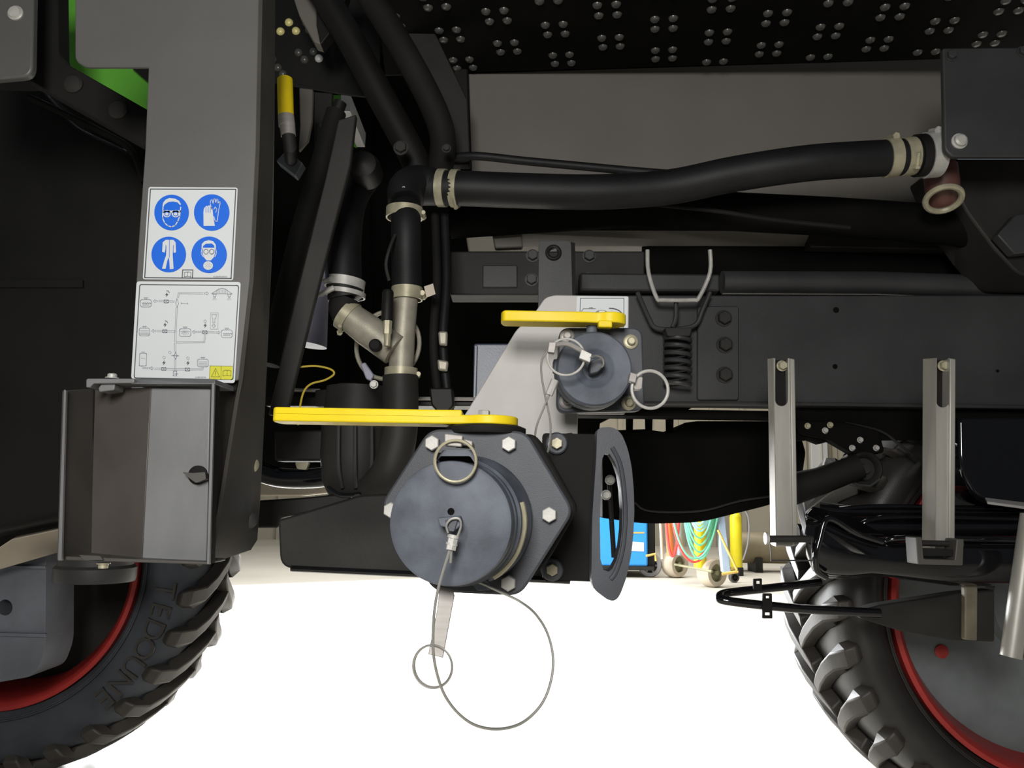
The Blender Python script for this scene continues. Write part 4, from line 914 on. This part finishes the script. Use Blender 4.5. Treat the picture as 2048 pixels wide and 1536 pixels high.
# ============================================================ GREY POST WITH SIGNS
t = thing('grey_steel_post', 'broad grey steel post carrying the two white instruction signs', 'post', W(400, 600, 0.87))
b = MB(); b.px(rounded([(150, -90), (150, 122), (172, 134), (297, 134), (290, 300), (277, 480), (262, 740), (258, 1110), (416, 1126), (428, 770), (478, 760), (500, 560), (512, 300), (520, -90)], [0, 12, 6, 0, 0, 0, 0, 0, 0, 0, 0, 0, 0, 0]), 0.86, 0.005)
b.put('front_plate', PAINT, t, bevel=0.0012)
# return flange at the right (points: px, py, Y)
fr = [(520, -90, .86), (512, 300, .86), (500, 560, .86), (478, 760, .86), (428, 770, .86), (416, 1126, .86)]
bk = [(545, -90, .92), (543, 200, .92), (540, 420, .92), (535, 560, .92), (526, 760, .94), (516, 900, .96), (514, 1000, .97), (508, 1080, .975), (495, 1100, .965)]
b = MB(); sd = [W(*p) for p in fr[:4]] + [W(470, 800, .865), W(418, 1126, .865)] + [W(*p) for p in reversed(bk)]
b.prism(sd, (0.003, 0.003, 0)); b.put('side_flange', BOXD, t)
b = MB(); b.prism([W(428, 765, .868), W(478, 758, .868), W(516, 880, .955), W(513, 1000, .965), W(507, 1085, .972), W(495, 1101, .965), W(416, 1128, .868)], (0, 0.004, 0)); b.put('lower_gusset', BOXD, t, bevel=0.001)
for (x, y, Y, m) in ((503, 930, .945, ZINCY), (503, 856, .94, CHAS), (501, 1040, .955, CHAS)):
    b = MB(); b.lathe(W(x, y, Y), V((0.72, -0.7, 0)), [(0.0095, 0), (0.0088, 0.002), (0.006, 0.004), (0.002, 0.005)], 18); b.put('bolt', m, t)
C5 = lambda x, y: (240 + x / 3.49, 350 + y / 3.49)
Y1, Y2, Y3, Y4 = 0.8592, 0.8588, 0.8585, 0.8582
def flat5(b, pts, Y): b.flat([W(*C5(x, y), Y) for x, y in pts])
# --- safety sign
b = MB(); b.px(rounded([C5(200, 83), C5(822, 88), C5(790, 735), C5(158, 728)], 5), Y1, 0.0007); sg = b.put('safety_sign', WHT, t, label='white sign with four blue protective clothing pictograms')
b = MB(); stroke(b, [(212, 98), (808, 100), (775, 722), (172, 716)], 7, Y2, True, C5); b.put('border', INK, sg)
def pict(cx, cy, r, fills, strokes, blues=()):
    b = MB(); flat5(b, disc(cx, cy, r, r * 1.03, 40), Y2); b.put('pictogram_disc', BLUE, sg)
    b = MB()
    for f in fills: flat5(b, f, Y3)
    for (p, w, cl) in strokes: stroke(b, p, w, Y3, cl, C5)
    b.put('pictogram_symbol', WHT, sg)
    if blues:
        b = MB()
        for q in blues:
            if isinstance(q, tuple): stroke(b, q[0], q[1], Y4, False, C5)
            else: flat5(b, q, Y4)
        b.put('pictogram_detail', BLUE, sg)
# goggles head
pict(360, 262, 121, [[(300, 195), (318, 172), (345, 160), (385, 165), (412, 180), (426, 205), (420, 210), (400, 190), (370, 185), (340, 188), (312, 205), (303, 225), (297, 220)], disc(327, 270, 27, 25), disc(388, 270, 27, 25), [(298, 250), (425, 247), (424, 262), (298, 264)]],
     [([(300, 225), (297, 300), (312, 335), (335, 355), (360, 362), (385, 352), (402, 325), (416, 290), (424, 225)], 7, False)],
     [disc(327, 272, 18, 16), disc(388, 272, 18, 16)])
# put pale lenses back
b = MB(); flat5(b, disc(327, 272, 12, 11, 16), 0.8579); flat5(b, disc(388, 272, 12, 11, 16), 0.8579); b.put('goggle_lens', WHT, sg)
# gloves
pict(640, 262, 124, [[(583, 355), (582, 260), (586, 232), (596, 222), (604, 214), (612, 220), (618, 212), (626, 212), (632, 222), (640, 225), (646, 240), (650, 280), (662, 355)]],
     [([(640, 240), (630, 200), (632, 178), (642, 172), (650, 200), (654, 168), (664, 166), (668, 198), (674, 168), (684, 170), (684, 200), (694, 184), (700, 192), (688, 250), (678, 325), (664, 320), (655, 290)], 4.5, False), ([(655, 240), (665, 222), (676, 240), (668, 262)], 4, False)],
     [([(600, 224), (600, 262)], 3), ([(615, 222), (615, 262)], 3), ([(630, 224), (629, 262)], 3)])
# overalls
pict(340, 555, 121, [[(320, 452), (372, 452), (388, 470), (391, 540), (374, 544), (370, 490), (368, 560), (374, 655), (348, 658), (343, 590), (338, 575), (330, 600), (318, 655), (293, 654), (308, 600), (322, 560), (324, 490), (312, 542), (294, 536), (298, 470)]], [],
     [([(345, 452), (344, 575)], 3.5), ([(320, 490), (318, 556)], 3), ([(372, 490), (370, 556)], 3)])
# respirator
pict(622, 557, 124, [[(568, 515), (572, 480), (590, 462), (620, 455), (650, 462), (668, 485), (670, 515), (662, 520), (656, 490), (640, 478), (600, 480), (580, 495), (577, 520)], [(580, 508), (660, 508), (664, 545), (654, 575), (634, 596), (604, 596), (586, 575), (576, 545)], disc(615, 632, 34, 30)],
     [([(572, 515), (566, 545), (580, 570)], 5, False), ([(668, 515), (674, 545), (662, 570)], 5, False)],
     [([(590, 500), (650, 500)], 1.5)])
b = MB()
for cx in (600, 640):
    stroke(b, disc(cx, 535, 16, 17, 18), 5, Y4, True, C5)
for k in range(16):
    a = k * 2.399; r = 6 + k * 1.5; flat5(b, disc(615 + r * math.cos(a), 632 + r * .85 * math.sin(a), 2.6, 2.6, 8), Y4)
b.put('respirator_detail', INKG, sg)
b = MB(); stroke(b, [(437, 662), (508, 662), (505, 718), (433, 718)], 5, Y3, True, C5); b.put('booklet_frame', INK, sg)
b = MB(); stroke(b, [(450, 680), (468, 676), (472, 680), (476, 676), (495, 680), (493, 710), (472, 706), (448, 710)], 4, Y3, True, C5); stroke(b, [(472, 680), (471, 706)], 3, Y3, False, C5); b.put('booklet_symbol', INKG, sg)
xr = W(*C5(700, 700), Y3) - W(*C5(600, 700), Y3); yr = W(*C5(600, 600), Y3) - W(*C5(600, 700), Y3)
text('part_number', 'ACB0493300.01', INKG, sg, W(*C5(700, 710), Y3), xr, yr, s(4.4, .86), 0.00003)
# --- diagram sign
b = MB(); b.px(rounded([C5(116, 742), C5(843, 747), C5(801, 1453), C5(77, 1422)], 6), Y1, 0.0007); dg_ = b.put('diagram_sign', WHT, t, label='white sign with a grey pipe and tank flow diagram')
b = MB(); stroke(b, [C for C in rounded([(138, 764), (828, 772), (788, 1428), (98, 1416)], 14, 4)], 6, Y2, True, C5); b.put('border', INK, dg_)
def pipe2(b, pts, g=5, w=2.6):
    for sgn in (-1, 1):
        q = []
        n = len(pts)
        for i in range(n):
            p = V(pts[i]); d = V((0, 0))
            if i > 0: d += (V(pts[i]) - V(pts[i - 1])).normalized()
            if i < n - 1: d += (V(pts[i + 1]) - V(pts[i])).normalized()
            d.normalize(); q.append((p.x - d.y * g * sgn, p.y + d.x * g * sgn))
        stroke(b, q, w, Y2, False, C5)
b = MB()
pipe2(b, [(395, 925), (388, 1090), (384, 1235)]); pipe2(b, [(384, 1285), (384, 1365)])
pipe2(b, [(404, 855), (410, 825), (580, 826)]); pipe2(b, [(268, 878), (380, 884)]); pipe2(b, [(255, 1088), (386, 1093)])
pipe2(b, [(392, 1168), (588, 1166), (594, 1110)]); pipe2(b, [(540, 1095), (665, 1098)]); pipe2(b, [(240, 1352), (380, 1357), (575, 1357), (577, 1338)]); pipe2(b, [(150, 1330), (160, 1346), (198, 1348)])
b.put('diagram_pipework', INKG, dg_)
def tankicon(cx, cy, wv, hv, kind):
    b = MB(); o_ = rounded([(cx - wv, cy - hv), (cx + wv, cy - hv), (cx + wv, cy + hv), (cx - wv, cy + hv)], 16, 4)
    stroke(b, o_, 3.5, Y2, True, C5); stroke(b, [(cx - 14, cy - hv - 12), (cx + 14, cy - hv - 12)], 5, Y2, False, C5)
    stroke(b, [(cx - 6, cy - hv - 10), (cx - 6, cy - hv)], 3, Y2, False, C5); stroke(b, [(cx + 6, cy - hv - 10), (cx + 6, cy - hv)], 3, Y2, False, C5)
    if kind == 0:
        for k in range(4): stroke(b, [(cx - wv * .8, cy - 8 + k * 9), (cx + wv * .8, cy - 8 + k * 9)], 2.2, Y2, False, C5)
    elif kind == 1:
        for k in range(7):
            a = math.pi * (k + .5) / 7; stroke(b, [(cx + 6 * math.cos(a), cy - 14 + 6 * math.sin(a)), (cx + 34 * math.cos(a), cy - 14 + 34 * math.sin(a))], 2.6, Y2, False, C5)
    else:
        for k in range(5): stroke(b, [(cx - 26 + k * 13, cy - 4), (cx - 20 + k * 13, cy + 4), (cx - 14 + k * 13, cy - 4)], 4, Y2, False, C5)
        stroke(b, [(cx - 24, cy + 12), (cx + 24, cy + 12)], 3, Y2, False, C5)
    b.put('tank_icon', INKG, dg_)
tankicon(180, 895, 38, 26, 2); tankicon(170, 1095, 37, 27, 0); tankicon(454, 1100, 40, 27, 1); tankicon(745, 1108, 38, 27, 2); tankicon(578, 1312, 38, 27, 0)
b = MB(); stroke(b, rounded([(137, 1245), (185, 1245), (183, 1332), (133, 1332)], 6, 3), 3.5, Y2, True, C5); stroke(b, [(150, 1236), (172, 1236)], 4, Y2, False, C5); stroke(b, [(146, 1278), (174, 1278)], 2, Y2, False, C5); b.put('canister_icon', INKG, dg_)
b = MB()
for (x, y) in ((322, 882), (312, 1090), (592, 1097), (305, 1353), (470, 1357)):
    stroke(b, rounded([(x - 15, y - 10), (x + 15, y - 10), (x + 15, y + 10), (x - 15, y + 10)], 4, 2), 4, Y3, True, C5); flat5(b, disc(x, y, 4, 4, 8), Y3)
stroke(b, [(397, 862), (388, 895), (397, 925), (408, 895)], 3, Y3, True, C5); stroke(b, [(388, 1235), (376, 1262), (386, 1285), (398, 1262)], 4, Y3, True, C5); stroke(b, [(360, 1260), (410, 1262)], 4, Y3, False, C5)
stroke(b, [(372, 1368), (396, 1368), (394, 1402), (370, 1400)], 3.5, Y3, True, C5); stroke(b, [(380, 1388), (402, 1388)], 5, Y3, False, C5)
b.put('valve_icon', INKG, dg_)
def arrow(b, x, y, d):
    w = 28 * d; stroke(b, [(x, y - 5), (x + w * .55, y - 5), (x + w * .55, y - 11), (x + w, y), (x + w * .55, y + 11), (x + w * .55, y + 5), (x, y + 5)], 2.6, Y2, True, C5)
b = MB(); arrow(b, 590, 826, 1); arrow(b, 260, 880, -1); arrow(b, 248, 1088, -1); arrow(b, 532, 1095, -1); arrow(b, 672, 1099, 1); arrow(b, 205, 1348, 1)
stroke(b, [(648, 1040), (648, 1052), (641, 1052), (654, 1068), (667, 1052), (660, 1052), (660, 1040)], 2.6, Y2, True, C5)
stroke(b, [(425, 895), (475, 897)], 2.5, Y2, False, C5); stroke(b, [(428, 888), (428, 902)], 2.5, Y2, False, C5); stroke(b, [(472, 890), (472, 904)], 2.5, Y2, False, C5)
b.put('arrow_icon', INKG, dg_)
b = MB()
for (x, y) in ((326, 835), (314, 1045), (594, 1050), (306, 1310), (474, 1312)):
    flat5(b, [(x + 4, y - 17), (x - 12, y + 4), (x - 1, y + 2), (x - 4, y + 18), (x + 12, y - 4), (x + 2, y - 3)], Y2)
stroke(b, [(326, 808), (338, 810), (344, 822)], 4.5, Y2, False, C5); stroke(b, [(314, 1018), (326, 1020), (332, 1032)], 4.5, Y2, False, C5)
b.put('bolt_icon', INK, dg_)
b = MB()
for (x, y) in ((348, 1238), (594, 1020), (307, 1274), (474, 1278)): stroke(b, disc(x, y, 9, 9, 14), 2, Y2, True, C5)
stroke(b, [(632, 962), (685, 962), (683, 1076), (630, 1076)], 2, Y2, True, C5)
stroke(b, [(640, 974), (674, 974), (668, 998), (662, 1002), (662, 1030), (648, 1030), (648, 1002), (644, 998)], 3, Y2, True, C5)
b.put('callout_icon', INKG, dg_)
b = MB()
stroke(b, [(640, 828), (690, 796), (712, 790), (735, 796), (782, 830)], 4.5, Y2, False, C5); stroke(b, [(640, 828), (782, 830)], 3, Y2, False, C5)
for k in range(8): stroke(b, [(672 + k * 11, 826), (676 + k * 10, 800)], 2.6, Y2, False, C5)
for x in (660, 762):
    stroke(b, [(x - 12, 832), (x + 12, 832), (x + 6, 850), (x - 6, 850)], 3.5, Y2, True, C5)
    for k in range(4): stroke(b, [(x - 4 + k * 3, 854), (x - 14 + k * 10, 874)], 1.6, Y2, False, C5)
b.put('spray_boom_icon', INKG, dg_)
b = MB(); b.flat([W(x, y, Y2) for x, y in rounded([C5(630, 1334), C5(706, 1335), C5(703, 1427), C5(627, 1426)], 2.5)]); b.flat([W(x, y, Y2) for x, y in rounded([C5(708, 1335), C5(786, 1337), C5(782, 1429), C5(705, 1427)], 2.5)]); b.put('yellow_warning_field', LYEL, dg_)
b = MB(); stroke(b, [(667, 1350), (638, 1408), (694, 1409)], 4, Y3, True, C5); stroke(b, [(667, 1370), (666, 1392)], 5, Y3, False, C5); flat5(b, disc(666, 1400, 2.6, 2.6, 8), Y3)
stroke(b, [(720, 1368), (740, 1362), (748, 1366), (756, 1362), (775, 1368), (773, 1402), (748, 1398), (718, 1402)], 4, Y3, True, C5); stroke(b, [(748, 1366), (747, 1398)], 3, Y3, False, C5)
stroke(b, [(628, 1332), (788, 1335)], 3.5, Y3, False, C5); stroke(b, [(628, 1332), (624, 1428)], 3.5, Y3, False, C5); stroke(b, [(707, 1334), (704, 1428)], 3, Y3, False, C5)
b.put('warning_symbol', OLV, dg_)
text('part_number', 'ACB0182740', INKG, dg_, W(*C5(562, 1412), Y3), xr, yr, s(4.0, .86), 0.00003)

# ============================================================ STEEL DOCUMENT BOX
t = thing('steel_document_box', 'grey steel box with a turn latch below the diagram sign', 'box', W(300, 940, 0.83))
YB = 0.815
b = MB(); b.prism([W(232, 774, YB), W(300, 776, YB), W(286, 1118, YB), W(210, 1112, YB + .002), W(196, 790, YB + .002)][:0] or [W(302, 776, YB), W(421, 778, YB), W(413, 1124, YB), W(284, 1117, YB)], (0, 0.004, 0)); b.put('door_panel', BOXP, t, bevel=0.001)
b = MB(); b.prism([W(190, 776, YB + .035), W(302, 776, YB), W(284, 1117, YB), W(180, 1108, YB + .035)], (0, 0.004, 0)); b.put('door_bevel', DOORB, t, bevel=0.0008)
b = MB(); b.prism([W(128, 781, .79), W(187, 777, .85), W(184, 1112, .85), W(118, 1120, .79)], (-0.003, 0.002, 0)); b.put('side_lip', BOXD, t, bevel=0.0008)  # drawn darker as shade on the angled lip
b = MB(); b.px(rounded([(128, 779), (132, 781), (123, 1121), (116, 1121)], 1), .789, 0.003); b.put('side_lip_edge', BOXP, t)
# top rim, right rim, hinge brackets
b = MB(); b.prism([W(262, 757, .82), W(430, 758, .80), W(430, 768, .80), W(262, 768, .80)], (0, 0.055, 0)); b.put('top_rim', BOXP, t, bevel=0.0006)
b = MB(); b.px([(423, 766), (429, 766), (419, 1129), (413, 1129)], .80, 0.004); b.put('right_rim', BOXP, t, bevel=0.0006)
b = MB(); b.px([(423, 767), (429, 767), (419, 1128), (413, 1128)], .804, 0.015); b.put('right_return', BLKS, t)
b = MB(); b.px([(120, 1112), (415, 1124), (415, 1129), (120, 1120)], .80, 0.05); b.put('bottom_rim', BOXD, t, bevel=0.0006)
b = MB(); b.px(rounded([(172, 775), (172, 757), (182, 757), (268, 757), (268, 766), (186, 767), (180, 775)], [0, 8, 4, 0, 0, 4, 0]), .80, 0.03); b.put('hinge_bracket', BOXP, t, bevel=0.0008)
b = MB(); b.px(rounded([(196, 776), (204, 766), (230, 766), (228, 780), (198, 784)], 3), .805, 0.02); b.put('hinge_ear', BOXP, t, bevel=0.001)
b = MB(); b.lathe(W(224, 757, .81), Zax, [(s(13, .81), 0), (s(13, .81), 0.001), (s(9, .81), 0.0015), (s(9, .81), 0.004), (s(7, .81), 0.005)], 16); b.put('hinge_bolt', ZINC, t)
b = MB(); b.lathe(W(207, 1126, .81), -Zax, [(s(13, .81), 0), (s(13, .81), 0.001), (s(9, .81), 0.0015), (s(9, .81), 0.005)], 16); b.put('hinge_bolt', ZINCY, t)
b = MB(); b.px(rounded([(158, 1110), (200, 1112), (206, 1120), (170, 1121)], 2), .797, 0.02); b.put('lower_hinge_ear', BOXD, t, bevel=0.001)
b = MB(); b.lathe(W(397, 950, YB), TOC, [(s(19, .8), 0), (s(19, .8), 0.003), (s(15, .8), 0.004), (s(12, .8), 0.004)], 24); kn = b.put('latch_knob', BLKS, t)
b = MB(); b.px(rounded([(364, 944), (385, 946), (410, 944), (412, 958), (392, 966), (378, 956)], 3), .803, 0.008); b.put('latch_wing', BOXD, kn, bevel=0.0015)

# ============================================================ BACKGROUND HALL: welder, gas cart
Yw = 5.0
zf = 0.0
def fl_y(px, Y): return W(px, 0, Y)
t = thing('blue_welding_machine', 'blue welding machine on wheels seen past the crescent handle', 'welder', (W(1240, 1100, 6.25).x, 6.25, 0))
x0 = W(1195, 1100, 6.25).x; x1 = W(1296, 1100, 6.25).x
ztop = W(1240, 1030, 6.25).z + 0.05; zb = W(1240, 1132, 6.25).z
b = MB(); b.box((x0 - 0.12, 6.25, zb), (x1, 6.85, ztop)); wl = b.put('cabinet', WELD, t, bevel=0.015)
b = MB(); b.px([(1261, 1083), (1288, 1085), (1288, 1103), (1261, 1102)], 6.246, 0.002); b.put('data_label', DIMW, t)
b = MB(); b.px([(1264, 1064), (1289, 1064), (1289, 1067), (1264, 1067)], 6.246, 0.002); b.put('name_strip', CARTY, t)
b = MB(); b.box((x1 + 0.0, 6.27, zb - 0.02), (x1 + 0.06, 6.75, ztop)); b.put('rear_panel', BLKS, t, bevel=0.01)
b = MB(); b.box((x0 - 0.12, 6.25, zb - 0.03), (x1 + 0.05, 6.85, zb)); b.put('base_frame', CHASD, t, bevel=0.005)
def smallwheel(parent, px, py, R, Y, w, axis, mt, mh, spokes=0, nm='cart_wheel'):
    ax = V(axis).normalized(); c = onz(px, py + R, 0.0) if R > 1 else W(px, py, Y)
    if R > 1: R = R * c.y / FPX
    c.z = R
    b = MB(); b.lathe(c, ax, [(R * 0.62, -w / 2), (R * 0.9, -w / 2), (R, -w * 0.3), (R, w * 0.3), (R * 0.9, w / 2), (R * 0.62, w / 2)], 40, close=True); o = b.put(nm, mt, parent)
    b = MB(); b.lathe(c, ax, [(0.012, -w * 0.52), (R * 0.16, -w * 0.5), (R * 0.2, -w * 0.2), (R * 0.6, -w * 0.2), (R * 0.64, -w * 0.35), (R * 0.64, w * 0.3), (0.012, w * 0.3)], 32); b.put('hub', mh, o)
    if spokes:
        u = ax.cross(Zax).normalized(); b = MB()
        for k in range(spokes):
            a = 2 * math.pi * k / spokes; d = u * math.cos(a) + Zax * math.sin(a)
            b.tube([c + ax * (-w * 0.3) + d * R * 0.1, c + ax * (-w * 0.3) + d * R * 0.68], R * 0.1, 6)
        b.put('spoke', mt, o)
    return o
smallwheel(t, 1300, 1131, 23, 5.65, 0.07, (0.2, 1, 0), TYGR, BLK, 6)
smallwheel(t, 1216, 1132, 14, 5.3, 0.07, (0.2, 1, 0), TYGR, BLK, 0)
b = MB(); b.tube([W(1292, 1112, 6.2), W(1310, 1108, 6.2), W(1312, 1122, 6.2)], 0.01, 8); b.put('axle_bracket', CARTY, t)

t = thing('gas_cylinder_cart', 'two wheeled gas cart with coiled green and red hoses', 'cart', (W(1385, 1130, 5.65).x, 5.65, 0))
Yc = 4.9
smallwheel(t, 1350, 1129, 26, 5.0, 0.11, (-0.75, 1, 0), TYG, TYD)
smallwheel(t, 1424, 1146, 28, 4.6, 0.11, (-0.6, 1, 0), TYG, TYD)
def up(px0, px1, ytop_, ybot_, Y, m, nm, lean=0):
    b = MB(); b.tube([W((px0 + px1) / 2 + lean, ytop_, Y), W((px0 + px1) / 2, ybot_, Y)], s(abs(px1 - px0) / 2, Y), 16); return b.put(nm, m, t)
up(1388, 1412, 900, 1135, 5.70, YELP, 'yellow_cylinder')
up(1352, 1366, 900, 1110, 5.80, CARTB, 'blue_cylinder')
up(1334, 1349, 900, 1112, 5.80, CARTO, 'orange_frame_tube', -14)
up(1322, 1328, 900, 1118, 5.73, TYG, 'cart_side_rail', -12)
b = MB(); b.prism([W(1432, 1000, 5.65), W(1446, 1000, 5.65), W(1462, 1145, 5.45), W(1446, 1145, 5.45)], (0, 0.06, 0)); b.put('cart_back_plate', CARTB, t, bevel=0.004)
b = MB(); b.tube([W(1436, 1060, 5.45), W(1474, 1140, 5.4)], 0.008, 8); b.put('brace', CARTY, t)
b = MB(); b.tube([W(1444, 1148, 5.4), W(1476, 1143, 5.4)], 0.01, 8); b.put('foot_frame', CARTY, t)
b = MB(); b.tube([W(1446, 1142, 5.65), W(1470, 1136, 5.65)], 0.01, 8); b.put('foot_frame', CARTY, t)
smallwheel(t, 1468, 1155, 10, 4.8, 0.04, (-0.2, 1, 0), BOXD, BLK, 0, 'castor_wheel')
b = MB(); b.tube([W(1350, 1129, 5.78).lerp(W(1350, 1129, 5.78), 0), W(1424, 1143, 5.35)], 0.008, 8); b.put('axle', TYD, t)
def loopy(xa, xb, yb, Y, m, r=4.2, top=930):
    mid = (xa + xb) / 2; hw = (xb - xa) / 2
    pts = [(mid - hw * math.cos(math.pi * k / 12), top + (yb - top) * math.sin(math.pi * k / 12) ** 0.8, Y) for k in range(13)]
    b = MB(); b.tube(pxpath(pts, 6), s(r / 2, Y), 8); b.put('hose_loop', m, t)
for k in range(4): loopy(1364 + k * 1.5, 1436 - k * 2, 1118 - k * 14, 5.60 - k * 0.012, HOSG, 4)
for k in range(3): loopy(1372 + k * 2, 1428 - k * 3, 1062 - k * 7, 5.52 - k * 0.012, HOSC, 4)
for k in range(2): loopy(1338 + k * 4, 1440 - k * 3, 1124 - k * 8, 5.62, HOSR, 4.5)
loopy(1340, 1441, 1117, 5.57, HOSG, 4); loopy(1330, 1360, 1112, 5.68, HOSR, 6)
t = thing('yellow_gas_cylinder', 'single yellow gas cylinder standing right of the hose cart', 'gas cylinder', (W(1473, 1100, 6.6).x, 6.6, 0))
cb = W(1473, 1128, 6.6)
b = MB(); b.lathe(V((cb.x, 6.6, 0.0)), Zax, [(s(11.5, 6.6), 0.06), (s(11.5, 6.6), W(1473, 1035, 6.6).z), (s(9, 6.6), W(1473, 1028, 6.6).z), (s(3, 6.6), W(1473, 1020, 6.6).z)], 24); b.put('cylinder_body', YELP, t)
b = MB(); b.lathe(V((cb.x, 6.6, 0.0)), Zax, [(s(13, 6.6), 0.0), (s(13, 6.6), 0.06), (s(10, 6.6), 0.075)], 20); b.put('cylinder_foot', CHASD, t)
b = MB(); b.tube(pxpath([(1462, 1020, 6.5), (1490, 1022, 6.5), (1498, 1050, 6.5), (1495, 1090, 6.5), (1486, 1120, 6.5)], 5), 0.006, 6); b.put('regulator_hose', TYGR, t)
t = thing('horizontal_rusty_tank', 'horizontal brown steel tank lying on the hall floor', 'tank', (W(1530, 1050, 7.0).x, 7.0, 0))
b = MB(); zr = W(1530, 1072, 7.0).z; R_ = s(30, 7.0)
xa = W(1478, 1050, 7.0).x; xb = W(1640, 1050, 7.0).x
b.lathe((xa, 7.0, R_ + 0.07), Xax, [(R_ * .6, -0.08), (R_ * .95, -0.02), (R_, 0), (R_, xb - xa), (R_ * .6, xb - xa + 0.08)], 36); b.put('tank_shell', PIPEM, t)
b = MB(); b.box((xa + 0.1, 6.88, 0), (xa + 0.16, 7.12, 0.12)); b.put('saddle', CHASD, t)
b = MB(); b.box((xb - 0.2, 6.88, 0), (xb - 0.14, 7.12, 0.12)); b.put('saddle', CHASD, t)
t = thing('white_floor_box', 'small pale box with dark window on the hall floor', 'box', (W(1576, 1110, 6.6).x, 6.6, 0))
b = MB(); xw = W(1576, 1110, 6.6).x; b.box((xw - 0.04, 6.6, 0), (xw + 0.05, 6.68, 0.075)); b.put('box_body', TYGR, t, bevel=0.004)
b = MB(); b.box((xw - 0.01, 6.595, 0.025), (xw + 0.02, 6.602, 0.055)); b.put('window', BLK, t)
t = thing('white_hall_door', 'tall white door leaf on the back wall of the hall', 'door', W(1640, 960, 10.3))
b = MB(); b.box((W(1622, 900, 10.3).x, 10.3, 0.0), (W(1656, 900, 10.3).x, 10.38, 2.3)); b.put('door_leaf', DIMW, t, bevel=0.01)
b = MB(); b.box((W(1640, 900, 10.3).x, 10.27, 0.0), (W(1643, 900, 10.3).x, 10.30, 2.3)); b.put('door_rib', WALL, t, bevel=0.01)

def standoff(nm, px, py, Ya, Yb, r=0.008):
    th = [o for o in C.objects if o.name == nm][0]
    p = W(px, py, Ya); q = W(px, py, Yb)
    b = MB(); b.tube([p, q], r, 10); b.put('standoff', BLK, th)
standoff('light_grey_mounting_plate', 1130, 640, 0.956, 1.2, 0.012)
standoff('upright_flat_bracket', 1110, 560, 1.208, 1.43, 0.012)
standoff('channel_hanger', 1563, 760, 1.18, 1.40)
standoff('channel_hanger.001', 1886, 760, 1.14, 1.40)
standoff('black_carrier_plate', 1140, 880, 0.852, 0.952)
standoff('slate_junction_box', 1074, 760, 1.16, 1.30, 0.01)
standoff('black_splash_tray', 715, 1000, 1.06, 1.25)
standoff('leaning_flat_strut', 660, 420, 1.09, 1.24, 0.01)
standoff('grey_clip_block', 585, 330, 1.17, 1.26, 0.004)
